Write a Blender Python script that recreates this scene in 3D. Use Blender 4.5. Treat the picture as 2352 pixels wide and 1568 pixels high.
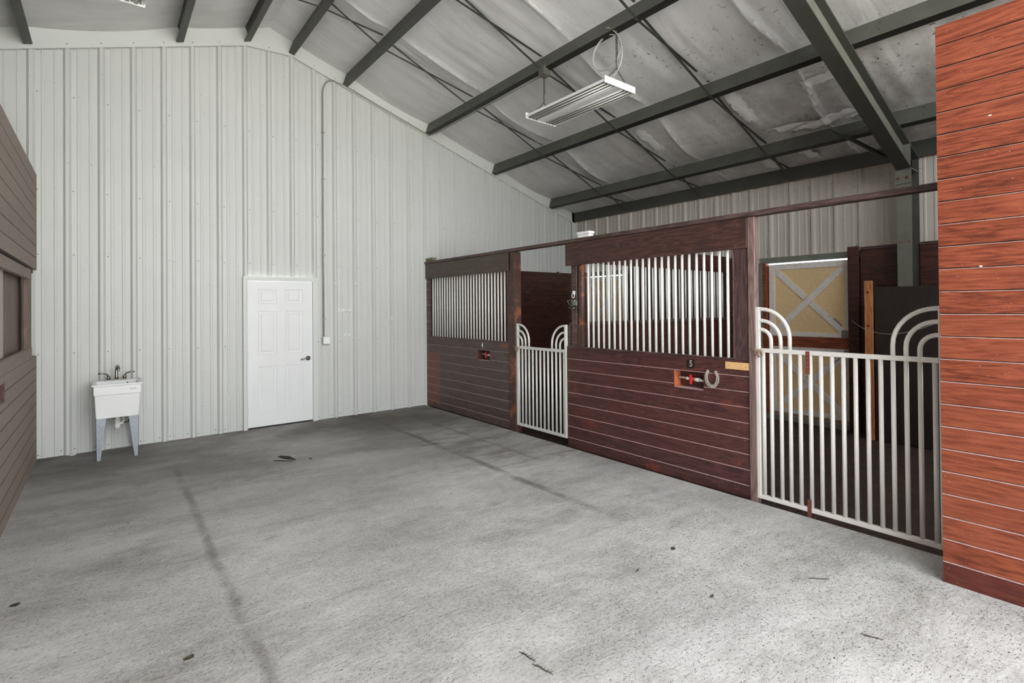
import bpy, bmesh, math, random
from mathutils import Vector, Matrix
random.seed(7)
for o in list(bpy.data.objects): bpy.data.objects.remove(o, do_unlink=True)
SC = bpy.context.scene; COL = SC.collection
PI = math.pi

# ------------------------------------------------------------------ camera
F_PX, CX, CY = 1189.72, 1224.70, 697.06
YAW, PIT, ROL = math.radians(39.5179), math.radians(0.4559), math.radians(-0.5203)
CAMH = 1.646
fw = Vector((math.sin(YAW), math.cos(YAW), 0)); ri = Vector((math.cos(YAW), -math.sin(YAW), 0)); up = Vector((0, 0, 1))
fw2 = fw*math.cos(PIT)+up*math.sin(PIT); up2 = up*math.cos(PIT)-fw*math.sin(PIT)
ri3 = ri*math.cos(ROL)+up2*math.sin(ROL); up3 = up2*math.cos(ROL)-ri*math.sin(ROL)
cd = bpy.data.cameras.new('camera'); cam = bpy.data.objects.new('camera', cd); COL.objects.link(cam)
M = Matrix.Identity(4)
for i in range(3): M[i][0] = ri3[i]; M[i][1] = up3[i]; M[i][2] = -fw2[i]
M[2][3] = CAMH
cam.matrix_world = M
cd.sensor_fit = 'HORIZONTAL'; cd.sensor_width = 36; cd.lens = F_PX/2352*36
cd.shift_x = (1176-CX)/2352; cd.shift_y = (CY-784)/2352; cd.clip_start = .05
SC.camera = cam

# ------------------------------------------------------------------ light: overcast daylight through the open end of the aisle
W = bpy.data.worlds.new('world'); SC.world = W; W.use_nodes = True
bg = W.node_tree.nodes['Background']; bg.inputs[0].default_value = (.93, .97, 1, 1); bg.inputs[1].default_value = 3.4
pd = bpy.data.lights.new('daylight_portal', 'AREA'); pd.shape = 'RECTANGLE'; pd.size = 12.2; pd.size_y = 5.8
pd.cycles.is_portal = True
po = bpy.data.objects.new('daylight_portal', pd); COL.objects.link(po); po.location = (1.8, -1.62, 2.9)
po.rotation_euler = (math.radians(90), 0, 0)      # -Z of the lamp looks along +Y
sd = bpy.data.lights.new('sun', 'SUN'); sd.energy = 20; sd.angle = math.radians(8); sd.color = (1, 1, 1)
so = bpy.data.objects.new('sun', sd); COL.objects.link(so)
so.rotation_euler = Vector((.25, -.45, -1)).to_track_quat('-Z', 'Y').to_euler()   # high, from beyond the back wall: lights the yard only
SC.view_settings.view_transform = 'Standard'; SC.view_settings.look = 'None'
SC.view_settings.gamma = 1; SC.view_settings.use_curve_mapping = False
SC.view_settings.exposure = 1.03

# ------------------------------------------------------------------ material helpers
def lin(r, g, b):
    f = lambda c: (c/255/12.92) if c <= 10.3 else (((c/255)+.055)/1.055)**2.4
    return (f(r), f(g), f(b), 1)

class G:
    def __init__(s, name):
        s.m = bpy.data.materials.new(name); s.m.use_nodes = True
        s.nt = s.m.node_tree; s.b = s.nt.nodes['Principled BSDF']
    def n(s, t, **k):
        nd = s.nt.nodes.new(t)
        for a, v in k.items(): setattr(nd, a, v)
        return nd
    def put(s, sock, v):
        if v is None: return
        if hasattr(v, 'links'): s.nt.links.new(v, sock)
        else: sock.default_value = v
    def pos(s):
        if not hasattr(s, '_p'): s._p = s.n('ShaderNodeNewGeometry').outputs['Position']
        return s._p
    def sep(s, v=None):
        nd = s.n('ShaderNodeSeparateXYZ'); s.put(nd.inputs[0], v or s.pos()); return nd.outputs
    def comb(s, x, y, z):
        nd = s.n('ShaderNodeCombineXYZ'); s.put(nd.inputs[0], x); s.put(nd.inputs[1], y); s.put(nd.inputs[2], z); return nd.outputs[0]
    def math(s, op, a, b=None, c=None, clamp=False):
        nd = s.n('ShaderNodeMath', operation=op, use_clamp=clamp)
        s.put(nd.inputs[0], a); s.put(nd.inputs[1], b); s.put(nd.inputs[2], c); return nd.outputs[0]
    def vmul(s, v, k):
        nd = s.n('ShaderNodeVectorMath', operation='MULTIPLY'); s.put(nd.inputs[0], v); s.put(nd.inputs[1], k); return nd.outputs[0]
    def vadd(s, v, k):
        nd = s.n('ShaderNodeVectorMath', operation='ADD'); s.put(nd.inputs[0], v); s.put(nd.inputs[1], k); return nd.outputs[0]
    def noise(s, v, sc, det=4, rough=.55, dist=0):
        nd = s.n('ShaderNodeTexNoise'); s.put(nd.inputs['Vector'], v); nd.inputs['Scale'].default_value = sc
        nd.inputs['Detail'].default_value = det; nd.inputs['Roughness'].default_value = rough; nd.inputs['Distortion'].default_value = dist
        return nd.outputs['Fac']
    def white(s, v):
        nd = s.n('ShaderNodeTexWhiteNoise', noise_dimensions='3D'); s.put(nd.inputs['Vector'], v); return nd.outputs['Value']
    def voro(s, v, sc, feat='F1'):
        nd = s.n('ShaderNodeTexVoronoi', feature=feat); s.put(nd.inputs['Vector'], v); nd.inputs['Scale'].default_value = sc; return nd.outputs['Distance']
    def ramp(s, f, *st):
        nd = s.n('ShaderNodeValToRGB'); s.put(nd.inputs[0], f); e = nd.color_ramp.elements
        while len(e) < len(st): e.new(.5)
        for i, (p, c) in enumerate(st):
            e[i].position = p; e[i].color = c if len(c) == 4 else (*c, 1)
        return nd.outputs[0]
    def step(s, f, a, b):      # 0 below a, 1 above b
        nd = s.n('ShaderNodeMapRange', clamp=True); s.put(nd.inputs[0], f); s.put(nd.inputs[1], a); s.put(nd.inputs[2], b); return nd.outputs[0]
    def mix(s, f, a, b, mode='MIX'):
        nd = s.n('ShaderNodeMix', data_type='RGBA', blend_type=mode)
        s.put(nd.inputs[0], f); s.put(nd.inputs[6], a); s.put(nd.inputs[7], b); return nd.outputs[2]
    def bump(s, h, st=.3, d=.01, nrm=None):
        nd = s.n('ShaderNodeBump'); nd.inputs['Strength'].default_value = st; nd.inputs['Distance'].default_value = d
        s.put(nd.inputs['Height'], h); s.put(nd.inputs['Normal'], nrm); return nd.outputs[0]
    def done(s, col, rough=.6, metal=0, normal=None, spec=None):
        s.put(s.b.inputs['Base Color'], col); s.put(s.b.inputs['Roughness'], rough); s.put(s.b.inputs['Metallic'], metal)
        if normal is not None: s.put(s.b.inputs['Normal'], normal)
        if spec is not None: s.b.inputs['Specular IOR Level'].default_value = spec
        return s.m

def plain(name, c, rough=.5, metal=0, var=.12, sc=8, bump=0.0, dirt=None):
    g = G(name); n = g.noise(g.pos(), sc, 5)
    d = tuple(x*(1-var) for x in c[:3])+(1,); l = tuple(min(1, x*(1+var)) for x in c[:3])+(1,)
    col = g.ramp(n, (.3, d), (.7, l))
    if dirt:
        k = g.step(g.noise(g.pos(), 22, 6, .7), .60, .72); col = g.mix(k, col, dirt)
    nm = g.bump(g.noise(g.pos(), 180, 3), bump, .002) if bump else None
    return g.done(col, rough, metal, nm)

def wood(name, dark, mid, light, speck=None, speck_amt=.02, bh=.133, along='y', rough=.5, patch=None, bumpk=.25, patch_lo=.6, grain=1.0, z0=.111, vert=False, stops=(.18, .52, .95), low=None, fibw=.7, spec=None):
    g = G(name); x, y, z = g.sep()
    a = {'y': y, 'x': x, 'z': z}[along]; h = y if vert else z
    b = g.math('FLOOR', g.math('DIVIDE', g.math('SUBTRACT', h, z0), bh))
    o = g.white(g.comb(b, 3.1, 7.7)); o2 = g.white(g.comb(b, 9.3, 1.7))
    if along == 'y': v = g.comb(g.math('MULTIPLY', x, 9), g.math('ADD', g.math('MULTIPLY', y, .9), g.math('MULTIPLY', o, 37)), g.math('MULTIPLY', z, 9))
    elif along == 'x': v = g.comb(g.math('ADD', g.math('MULTIPLY', x, .9), g.math('MULTIPLY', o, 37)), g.math('MULTIPLY', y, 9), g.math('MULTIPLY', z, 9))
    else: v = g.comb(g.math('MULTIPLY', x, 9), g.math('ADD', g.math('MULTIPLY', y, 9), g.math('MULTIPLY', o, 37)), g.math('MULTIPLY', z, .9))
    n = g.noise(v, 1.1, 3, .5, .6)
    rings = g.math('FRACT', g.math('MULTIPLY', n, 9))
    rings = g.math('ABSOLUTE', g.math('SUBTRACT', rings, .5))
    fib = g.noise(g.vmul(v, (5, 5, 5)), 1.6, 6, .75)
    f = g.math('ADD', g.math('MULTIPLY', rings, .9*grain), g.math('ADD', g.math('MULTIPLY', fib, fibw), (.7-fibw)*.5))
    f = g.math('ADD', f, g.math('MULTIPLY', g.math('SUBTRACT', o2, .5), .35))
    col = g.ramp(f, (stops[0], dark), (stops[1], mid), (stops[2], light))
    if low: col = g.mix(g.math('LESS_THAN', z, low[0]), col, g.mix(.72, col, low[1]))
    col = g.mix(g.math('MULTIPLY', g.step(o2, .35, 1.0), .28), col, dark)
    if patch:
        k = g.step(g.noise(g.pos(), 3.2, 8, .72, .5), patch_lo, patch_lo+.09); col = g.mix(k, col, patch)
    if speck:
        k = g.step(g.noise(g.pos(), 95, 2, .5), .72-speck_amt, .74); k2 = g.step(g.noise(g.pos(), 5, 5, .7), .42, .66)
        col = g.mix(g.math('MULTIPLY', k, k2), col, speck)
    return g.done(col, rough, 0, g.bump(f, bumpk, .004), spec)

def concrete():
    g = G('worn_concrete'); x, y, z = g.sep(); P = g.pos()
    sk = g.comb(g.math('ADD', g.math('MULTIPLY', x, .75), g.math('MULTIPLY', y, -.12)), g.math('ADD', g.math('MULTIPLY', y, 2.2), g.math('MULTIPLY', x, .2)), 0)
    n1 = g.noise(sk, .9, 8, .68, .4); n2 = g.noise(P, 7, 8, .75); n3 = g.noise(P, 70, 4, .7)
    n0 = g.noise(P, .45, 4, .6, .3)
    f = g.math('ADD', g.math('MULTIPLY', n1, .36), g.math('ADD', g.math('MULTIPLY', n2, .20), g.math('ADD', g.math('MULTIPLY', n3, .22), g.math('MULTIPLY', g.noise(sk, 12, 8, .8), .22))))
    col = g.ramp(f, (.34, lin(132, 127, 121)), (.43, lin(168, 166, 162)), (.52, lin(196, 195, 193)), (.66, lin(222, 221, 220)))
    # worn brown traffic dirt towards the back of the aisle
    k = g.math('MULTIPLY', g.step(y, 4.2, 7.6), g.step(n0, .25, .62)); col = g.mix(g.math('MULTIPLY', k, .9), col, lin(88, 83, 77))
    # stains
    k = g.step(g.noise(sk, 1.7, 6, .7, .6), .62, .72); col = g.mix(g.math('MULTIPLY', k, .55), col, lin(110, 104, 98))
    k = g.step(g.noise(g.vadd(P, (5, 3, 0)), 2.3, 7, .7), .64, .70); col = g.mix(g.math('MULTIPLY', k, .4), col, lin(205, 205, 204))
    kk = g.math('MULTIPLY', g.math('MULTIPLY', g.step(x, 2.6, 3.2), g.step(y, 3.2, 4.6)), g.step(g.noise(g.vadd(sk, (3, 9, 0)), 2.0, 8, .75, .5), .46, .60))
    col = g.mix(g.math('MULTIPLY', kk, .6), col, lin(112, 103, 97))
    # dark dirt collected along the two long saw joints
    wob = g.math('MULTIPLY', g.math('SUBTRACT', g.noise(P, 1.4, 5, .6), .5), .10)
    for X, w, lo, hi, st in ((.56, .045, 1.5, 6.8, .48), (3.07, .06, 2.7, 7.8, .66), (3.62, .05, 4.0, 7.6, .35)):
        d = g.math('ABSOLUTE', g.math('SUBTRACT', g.math('ADD', x, wob), X))
        k = g.math('SUBTRACT', 1, g.step(d, w*.25, w))
        k = g.math('MULTIPLY', k, g.math('MULTIPLY', g.step(y, lo, lo+.5), g.math('SUBTRACT', 1, g.step(y, hi-.6, hi))))
        k = g.math('MULTIPLY', k, g.step(g.noise(P, 2.1, 6, .75), .36, .56))
        col = g.mix(g.math('MULTIPLY', k, st), col, lin(92, 88, 84))
    wob2 = g.math('MULTIPLY', g.math('SUBTRACT', g.noise(P, 2.2, 7, .7), .5), .12)
    crk = []
    for Y, lo, hi, c in ((4.74, -1, .6, lin(206, 200, 190)), (2.86, .9, 3.9, lin(200, 198, 194)), (1.9, 1.6, 3.9, lin(205, 204, 200)), (5.85, 2.4, 3.3, lin(98, 93, 88))):
        d = g.math('ABSOLUTE', g.math('SUBTRACT', g.math('ADD', y, wob2), Y))
        k = g.math('SUBTRACT', 1, g.step(d, .003, .012))
        k = g.math('MULTIPLY', k, g.math('MULTIPLY', g.step(x, lo, lo+.3), g.math('SUBTRACT', 1, g.step(x, hi-.3, hi))))
        crk.append(k); k = g.math('MULTIPLY', k, g.step(g.noise(P, 3.3, 5, .7), .4, .62)); col = g.mix(g.math('MULTIPLY', k, .5), col, c)
    # fine dark grit
    k = g.step(g.noise(P, 60, 2, .5), .70, .735); col = g.mix(g.math('MULTIPLY', k, .75), col, lin(74, 68, 62))
    h = g.math('ADD', g.math('MULTIPLY', n3, .5), g.math('ADD', g.math('MULTIPLY', g.noise(sk, 11, 8, .75), .9), g.math('MULTIPLY', n1, .8)))
    h2 = g.math('ADD', h, g.math('MULTIPLY', g.step(g.noise(P, 48, 3, .6), .56, .66), .5))
    return g.done(col, .8, 0, g.bump(g.math('MULTIPLY', h2, g.math('ADD', .45, g.step(g.noise(P, .9, 4, .6), .42, .62))), .85, .015), .3)

def paintwall(name, c, dirt, amt=.55):
    g = G(name); P = g.pos(); x, y, z = g.sep()
    n = g.noise(P, 1.3, 5, .6); st = g.noise(g.comb(g.math('MULTIPLY', x, 9), g.math('MULTIPLY', y, 9), g.math('MULTIPLY', z, .7)), 1, 6, .7)
    col = g.ramp(n, (.3, tuple(v*.96 for v in c[:3])+(1,)), (.7, c))
    k = g.step(st, .58, .85); col = g.mix(g.math('MULTIPLY', k, amt*.12), col, dirt)
    k = g.step(g.noise(P, 42, 3, .6), .695, .72); col = g.mix(g.math('MULTIPLY', k, amt), col, dirt)
    return g.done(col, .45, 0, g.bump(g.noise(P, 3, 2), .05, .01))

def insulation():
    g = G('vinyl_insulation'); P = g.pos(); x, y, z = g.sep()
    sv = g.comb(g.math('MULTIPLY', x, .8), g.math('MULTIPLY', y, 3.2), 0)
    n1 = g.noise(sv, 1.2, 8, .72, .5); n2 = g.noise(P, 1.1, 5, .6)
    f = g.math('ADD', g.math('MULTIPLY', n1, .6), g.math('MULTIPLY', n2, .4))
    col = g.ramp(f, (.34, lin(204, 202, 199)), (.5, lin(222, 221, 219)), (.66, lin(233, 233, 232)))
    # mildew: brown-grey bloom and black spots towards the eave and the open end
    reg = g.math('MULTIPLY', g.step(x, 5.0, 6.6), g.math('SUBTRACT', 1, g.math('MULTIPLY', g.step(y, 3.4, 7.4), .75)))
    reg2 = g.math('MULTIPLY', g.step(x, 3.8, 4.8), g.math('SUBTRACT', 1, g.step(y, 3.0, 5.6)))
    k = g.math('MULTIPLY', reg, g.step(g.noise(P, 2.4, 8, .72, .4), .38, .66)); col = g.mix(g.math('MULTIPLY', k, .62), col, lin(128, 119, 116))
    k = g.math('MULTIPLY', g.step(g.noise(P, 19, 4, .65), .60, .67), g.step(g.noise(P, 1.9, 4, .6), .40, .60))
    k = g.math('MULTIPLY', k, g.math('ADD', g.math('MULTIPLY', reg2, .75), .16)); col = g.mix(k, col, lin(70, 66, 62))
    nb = g.noise(g.comb(g.math('MULTIPLY', x, 1.2), g.math('MULTIPLY', y, 7), 0), 1, 5, .6)
    return g.done(col, .42, 0, g.bump(nb, .35, .03), .4)

def steel(name, c=(78, 78, 72), rust=True):
    g = G(name); P = g.pos(); n = g.noise(P, 3, 6, .65)
    a = lin(*[v*.86 for v in c]); b = lin(*c)
    col = g.ramp(n, (.35, a), (.65, b))
    k = g.step(g.noise(P, 55, 4, .7), .60, .68); col = g.mix(g.math('MULTIPLY', k, .55), col, lin(36, 34, 31))
    if rust:
        k = g.step(g.noise(g.vadd(P, (4, 4, 4)), 2.6, 6, .7), .66, .74); col = g.mix(g.math('MULTIPLY', k, .45), col, lin(88, 58, 44))
    return g.done(col, .5, 0, g.bump(g.noise(P, 120, 3), .12, .002))

def bared(name, c, rough=.38, metal=.0, dirt=(120, 104, 88), amt=.5):
    g = G(name); P = g.pos(); n = g.noise(P, 14, 5, .6)
    col = g.ramp(n, (.35, tuple(v*.94 for v in lin(*c)[:3])+(1,)), (.65, lin(*c)))
    k = g.step(g.noise(P, 60, 4, .7), .68, .74); col = g.mix(g.math('MULTIPLY', k, amt), col, lin(*dirt))
    return g.done(col, rough, metal)

def soil():
    g = G('stall_dirt'); P = g.pos(); n = g.noise(P, 9, 8, .75)
    col = g.ramp(n, (.3, lin(46, 33, 29)), (.55, lin(66, 49, 42)), (.8, lin(92, 72, 62)))
    k = g.step(g.noise(P, 45, 2), .68, .72); col = g.mix(k, col, lin(128, 104, 88))
    return g.done(col, .9, 0, g.bump(n, .9, .03))

M_floor = concrete(); M_soil = soil()
M_wall = paintwall('white_metal_siding', lin(214, 215, 211), lin(96, 92, 84), .6)
M_side = paintwall('dusty_metal_siding', lin(206, 199, 188), lin(104, 94, 84), 1.0)
M_trim = paintwall('white_metal_trim', lin(222, 224, 219), lin(110, 104, 96), .5)
M_screw = plain('screw_grey', lin(92, 92, 90), .4, .5)
M_roof = insulation()
M_seam = plain('seam_vinyl', lin(244, 244, 242), .35, 0, .05)
M_tape = plain('patch_tape', lin(242, 242, 240), .25, 0, .05, 12)
M_steel = steel('olive_grey_steel'); M_steel2 = steel('green_grey_steel', (118, 118, 107))
M_cob_shade = steel('cobweb_shade_steel', (38, 37, 34)); M_web = steel('lit_purlin_steel', (96, 97, 90))  # shaded flange and lit web tones put into colour, along with cobweb dirt
M_rail = wood('weathered_rail_wood', lin(52, 38, 36), lin(82, 62, 58), lin(122, 100, 94), lin(170, 150, 140), .03, patch=lin(98, 84, 80))
M_red = wood('bright_red_oak', lin(82, 40, 29), lin(124, 63, 44), lin(158, 88, 62), lin(205, 180, 160), .0, z0=.129, rough=.42, grain=.7, bumpk=.12, stops=(.10, .42, .95), low=(.129, lin(70, 36, 36)), fibw=1.5, spec=.2)
M_lip = plain('dusty_bevel', lin(190, 172, 164), .7, 0, .2, 30)
M_lip2 = plain('dusty_red_bevel', lin(205, 176, 172), .7, 0, .2, 30)
M_d5 = wood('dark_maroon_wood', lin(44, 26, 26), lin(76, 44, 42), lin(106, 60, 54), lin(188, 160, 150), .06, patch=lin(124, 58, 42), patch_lo=.60, rough=.42)
M_d4 = wood('dusty_brown_wood', lin(66, 50, 47), lin(88, 72, 68), lin(106, 90, 86), lin(170, 150, 140), .02, patch=lin(98, 70, 62), patch_lo=.64, rough=.5)
M_head = wood('olive_brown_wood', lin(62, 52, 44), lin(80, 68, 58), lin(98, 84, 74), None, z0=2.0, bh=1, rough=.5)
M_peel = wood('peeling_post_wood', lin(58, 40, 34), lin(84, 56, 46), lin(112, 76, 60), lin(180, 160, 146), .06, bh=9, along='z', patch=lin(150, 92, 62), patch_lo=.54, grain=.5)
M_stile5 = wood('peeling_maroon_stile', lin(48, 34, 34), lin(78, 56, 54), lin(100, 78, 76), lin(170, 150, 146), .05, bh=9, along='z', patch=lin(170, 84, 58), patch_lo=.64)
M_pink = wood('weathered_pink_edge', lin(92, 70, 66), lin(126, 102, 96), lin(150, 126, 120), lin(80, 60, 58), .03, bh=9, along='z')
M_int = wood('dark_stall_wood', lin(36, 20, 17), lin(66, 36, 29), lin(98, 54, 42), lin(150, 120, 100), .02, bh=.235, z0=0, rough=.5, patch=lin(110, 58, 42), patch_lo=.66)
M_intx = wood('dark_stall_wood_cross', lin(36, 20, 17), lin(66, 36, 29), lin(98, 54, 42), lin(150, 120, 100), .02, bh=.235, z0=0, along='x', rough=.5, patch=lin(110, 58, 42), patch_lo=.66)
M_left = wood('faded_brown_boards', lin(136, 121, 113), lin(150, 135, 126), lin(162, 148, 140), lin(100, 84, 78), .02, rough=.7, bumpk=.08, grain=.4)
M_leftd = plain('dark_gap', lin(52, 40, 38), .8)
M_leftp = plain('pale_shutter', lin(186, 178, 168), .7, 0, .08, 30)
M_leftv = wood('brown_upright_boards', lin(92, 74, 64), lin(116, 98, 86), lin(134, 116, 104), None, bh=.28, along='z', vert=True, z0=.1, rough=.6)
M_fresh = wood('fresh_pine', lin(150, 88, 50), lin(198, 130, 82), lin(222, 160, 108), None, bh=9, along='z')
M_freshy = wood('reddish_pine_strip', lin(92, 40, 28), lin(140, 72, 48), lin(178, 104, 72), None, bh=9)
M_panel = wood('black_brown_panel', lin(40, 32, 29), lin(54, 44, 40), lin(70, 58, 53), lin(104, 92, 84), .03, bh=9, along='z', rough=.5, grain=.3)
M_bar = bared('silver_bar', (246, 246, 240)); M_gate = bared('silver_gate', (232, 228, 222), .38, .1)
M_gate4 = bared('grey_gate', (226, 226, 220), .38, .1)
M_rust = plain('rusted_steel', lin(122, 62, 48), .7, .2, .3, 60, .5)
M_latch = plain('tarnished_latch', lin(176, 150, 128), .5, .4, .25, 60)
M_door = plain('white_door_paint', lin(240, 241, 240), .4, 0, .02, 3)
M_chrome = plain('brushed_nickel', lin(150, 146, 140), .22, .9, .1)
M_sink = plain('white_plastic', lin(244, 244, 242), .4, 0, .02, 5)
M_leg = plain('galvanised_leg', lin(158, 164, 170), .45, .4, .15, 40)
M_pvc = plain('white_pvc', lin(232, 230, 222), .4, 0, .05)
M_black = plain('black_hose', lin(24, 24, 24), .5)
M_cond = plain('grey_conduit', lin(150, 150, 142), .4, .3, .15, 20)
M_white = plain('white_enamel', lin(248, 248, 246), .35, 0, .02)
M_tube = plain('frosted_tube', lin(252, 252, 250), .2, 0, .01)
M_wire = plain('grey_cable', lin(190, 190, 184), .4)
M_chain = plain('dusty_chain', lin(86, 84, 78), .6, .3, .2, 50)
M_jbox = plain('cobwebbed_box', lin(96, 94, 86), .8, 0, .3, 60, .4)
M_tan = plain('tan_door_panel', lin(240, 210, 160), .6, 0, .05, 30, .2)
M_frame = plain('pale_door_frame', lin(238, 232, 226), .6, 0, .08, 20, dirt=lin(140, 128, 118))
M_green = plain('grey_green_steel', lin(124, 128, 118), .5, 0, .15, 10)
M_redv = plain('red_valve_handle', lin(196, 46, 40), .4)
M_orange = plain('raw_orange_wood', lin(186, 106, 66), .6, 0, .2, 30)
M_brass = plain('brass_digit', lin(206, 190, 158), .35, .5, .1, 40)
M_plate = plain('blank_wooden_plate', lin(226, 184, 126), .5, 0, .08, 30)
M_iron = plain('worn_horseshoe_iron', lin(190, 184, 176), .45, .35, .3, 40)
M_hook = plain('white_plastic_hook', lin(236, 236, 230), .35)
M_leaf = plain('dry_leaf', lin(60, 54, 42), .7, 0, .3, 40)
M_twig = plain('dry_twig', lin(66, 56, 44), .8, 0, .3, 40)
M_moss = plain('mossy_box', lin(128, 132, 104), .7, 0, .2, 50)
M_text = plain('grey_print', lin(90, 90, 92), .6)
M_yard = plain('yard_gravel', lin(196, 192, 184), .9, 0, .1, 3)
M_ghost = plain('faded_orange_mark', lin(132, 84, 66), .7, 0, .25, 60)

# ------------------------------------------------------------------ mesh helpers
WLOC = {}
class MB:
    def __init__(s): s.v = []; s.f = []; s.mi = []; s.sm = []
    def poly(s, pts, mi=0, sm=False):
        b = len(s.v); s.v += [tuple(p) for p in pts]; s.f.append(tuple(range(b, b+len(pts)))); s.mi.append(mi); s.sm.append(sm)
    def hexa(s, p, mi=0):
        b = len(s.v); s.v += [tuple(q) for q in p]
        for f in ((0, 1, 2, 3), (4, 5, 6, 7), (0, 1, 5, 4), (1, 2, 6, 5), (2, 3, 7, 6), (3, 0, 4, 7)):
            s.f.append(tuple(b+i for i in f)); s.mi.append(mi); s.sm.append(False)
        return s
    def box(s, x0, x1, y0, y1, z0, z1, mi=0):
        return s.hexa([(x0, y0, z0), (x1, y0, z0), (x1, y1, z0), (x0, y1, z0), (x0, y0, z1), (x1, y0, z1), (x1, y1, z1), (x0, y1, z1)], mi)
    def prism(s, prof, a, b, u, w, mi=0, mis=None):     # prof: (pu,pw) polygon swept from a to b
        a, b, u, w = map(Vector, (a, b, u, w)); n = len(prof); k = len(s.v)
        for o in (a, b): s.v += [tuple(o+u*p+w*q) for p, q in prof]
        for i in range(n):
            j = (i+1) % n; s.f.append((k+i, k+j, k+n+j, k+n+i)); s.mi.append(mis[i] if mis else mi); s.sm.append(False)
        s.f.append(tuple(k+i for i in range(n))); s.f.append(tuple(k+n+i for i in range(n))); s.mi += [mi, mi]; s.sm += [False, False]
        return s
    def bar(s, a, b, wa, wb, mi=0, upv=(0, 0, 1)):      # rectangular bar between two points
        a, b = Vector(a), Vector(b); d = (b-a).normalized(); u = d.cross(Vector(upv))
        if u.length < 1e-4: u = d.cross(Vector((0, 1, 0)))
        u.normalize(); w = u.cross(d).normalized()
        return s.prism([(-wa/2, -wb/2), (wa/2, -wb/2), (wa/2, wb/2), (-wa/2, wb/2)], a, b, u, w, mi)
    def tube(s, pts, r, n=10, closed=False, mi=0, cap=True):
        pts = [Vector(p) for p in pts]; m = len(pts); rr = r if isinstance(r, (list, tuple)) else [r]*m
        k = len(s.v); pu = None; T = []
        for i in range(m):
            if closed: t = pts[(i+1) % m]-pts[i-1]
            else: t = pts[min(i+1, m-1)]-pts[max(i-1, 0)]
            T.append(t.normalized())
        for i in range(m):
            t = T[i]
            if pu is None:
                pu = t.cross(Vector((0, 0, 1)))
                if pu.length < 1e-3: pu = t.cross(Vector((1, 0, 0)))
            pu = (pu-t*pu.dot(t)).normalized(); w = t.cross(pu)
            for j in range(n):
                a = 2*PI*j/n; s.v.append(tuple(pts[i]+(pu*math.cos(a)+w*math.sin(a))*rr[i]))
        for i in range(m if closed else m-1):
            i2 = (i+1) % m
            for j in range(n):
                j2 = (j+1) % n; s.f.append((k+i*n+j, k+i*n+j2, k+i2*n+j2, k+i2*n+j)); s.mi.append(mi); s.sm.append(True)
        if cap and not closed:
            s.f.append(tuple(k+j for j in range(n))); s.f.append(tuple(k+(m-1)*n+j for j in range(n))); s.mi += [mi, mi]; s.sm += [False, False]
        return s
    def lathe(s, prof, c, ax=(0, 0, 1), n=20, mi=0):    # prof: (radius, height) along ax
        c = Vector(c); ax = Vector(ax).normalized(); u = ax.cross(Vector((0, 1, 0)) if abs(ax.y) < .9 else Vector((1, 0, 0))).normalized(); w = ax.cross(u)
        k = len(s.v); m = len(prof)
        for r, h in prof:
            for j in range(n):
                a = 2*PI*j/n; s.v.append(tuple(c+ax*h+(u*math.cos(a)+w*math.sin(a))*r))
        for i in range(m-1):
            for j in range(n):
                j2 = (j+1) % n; s.f.append((k+i*n+j, k+i*n+j2, k+(i+1)*n+j2, k+(i+1)*n+j)); s.mi.append(mi); s.sm.append(True)
        s.f.append(tuple(k+j for j in range(n))); s.f.append(tuple(k+(m-1)*n+j for j in range(n))); s.mi += [mi, mi]; s.sm += [False, False]
        return s
    def build(s, name, mats, parent=None, bevel=0, seg=1, origin=None):
        if not isinstance(mats, (list, tuple)): mats = [mats]
        if parent is not None: off = WLOC[parent.name]
        elif origin is not None: off = Vector(origin)
        else:
            xs = [v[0] for v in s.v]; ys = [v[1] for v in s.v]; zs = [v[2] for v in s.v]
            off = Vector(((min(xs)+max(xs))/2, (min(ys)+max(ys))/2, min(zs)))
        me = bpy.data.meshes.new(name); me.from_pydata([tuple(Vector(v)-off) for v in s.v], [], s.f)
        for m in mats: me.materials.append(m)
        for p, mi, sm in zip(me.polygons, s.mi, s.sm): p.material_index = mi; p.use_smooth = sm
        bm = bmesh.new(); bm.from_mesh(me); bmesh.ops.recalc_face_normals(bm, faces=bm.faces); bm.to_mesh(me); bm.free()
        o = bpy.data.objects.new(name, me); COL.objects.link(o)
        if parent is not None: o.parent = parent
        else: o.location = off
        WLOC[o.name] = off
        if bevel:
            b = o.modifiers.new('bevel', 'BEVEL'); b.width = bevel; b.segments = seg; b.limit_method = 'ANGLE'; b.angle_limit = math.radians(50)
        return o

def tag(o, label=None, cat=None, group=None, kind=None):
    if label: o['label'] = label
    if cat: o['category'] = cat
    if group: o['group'] = group
    if kind: o['kind'] = kind
    return o
def thing(name, loc, label, cat, group=None):
    o = bpy.data.objects.new(name, None); COL.objects.link(o); o.location = loc; o.empty_display_size = .1
    WLOC[o.name] = Vector(loc); return tag(o, label, cat, group)
def struct(mb, name, mats, label, **k):
    return tag(mb.build(name, mats, **k), label, None, None, 'structure')
def dup(o, dloc, parent):
    c = o.copy(); COL.objects.link(c); c.parent = parent; c.location = Vector(o.location)+Vector(dloc); WLOC[c.name] = WLOC[o.name]; return c

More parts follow.
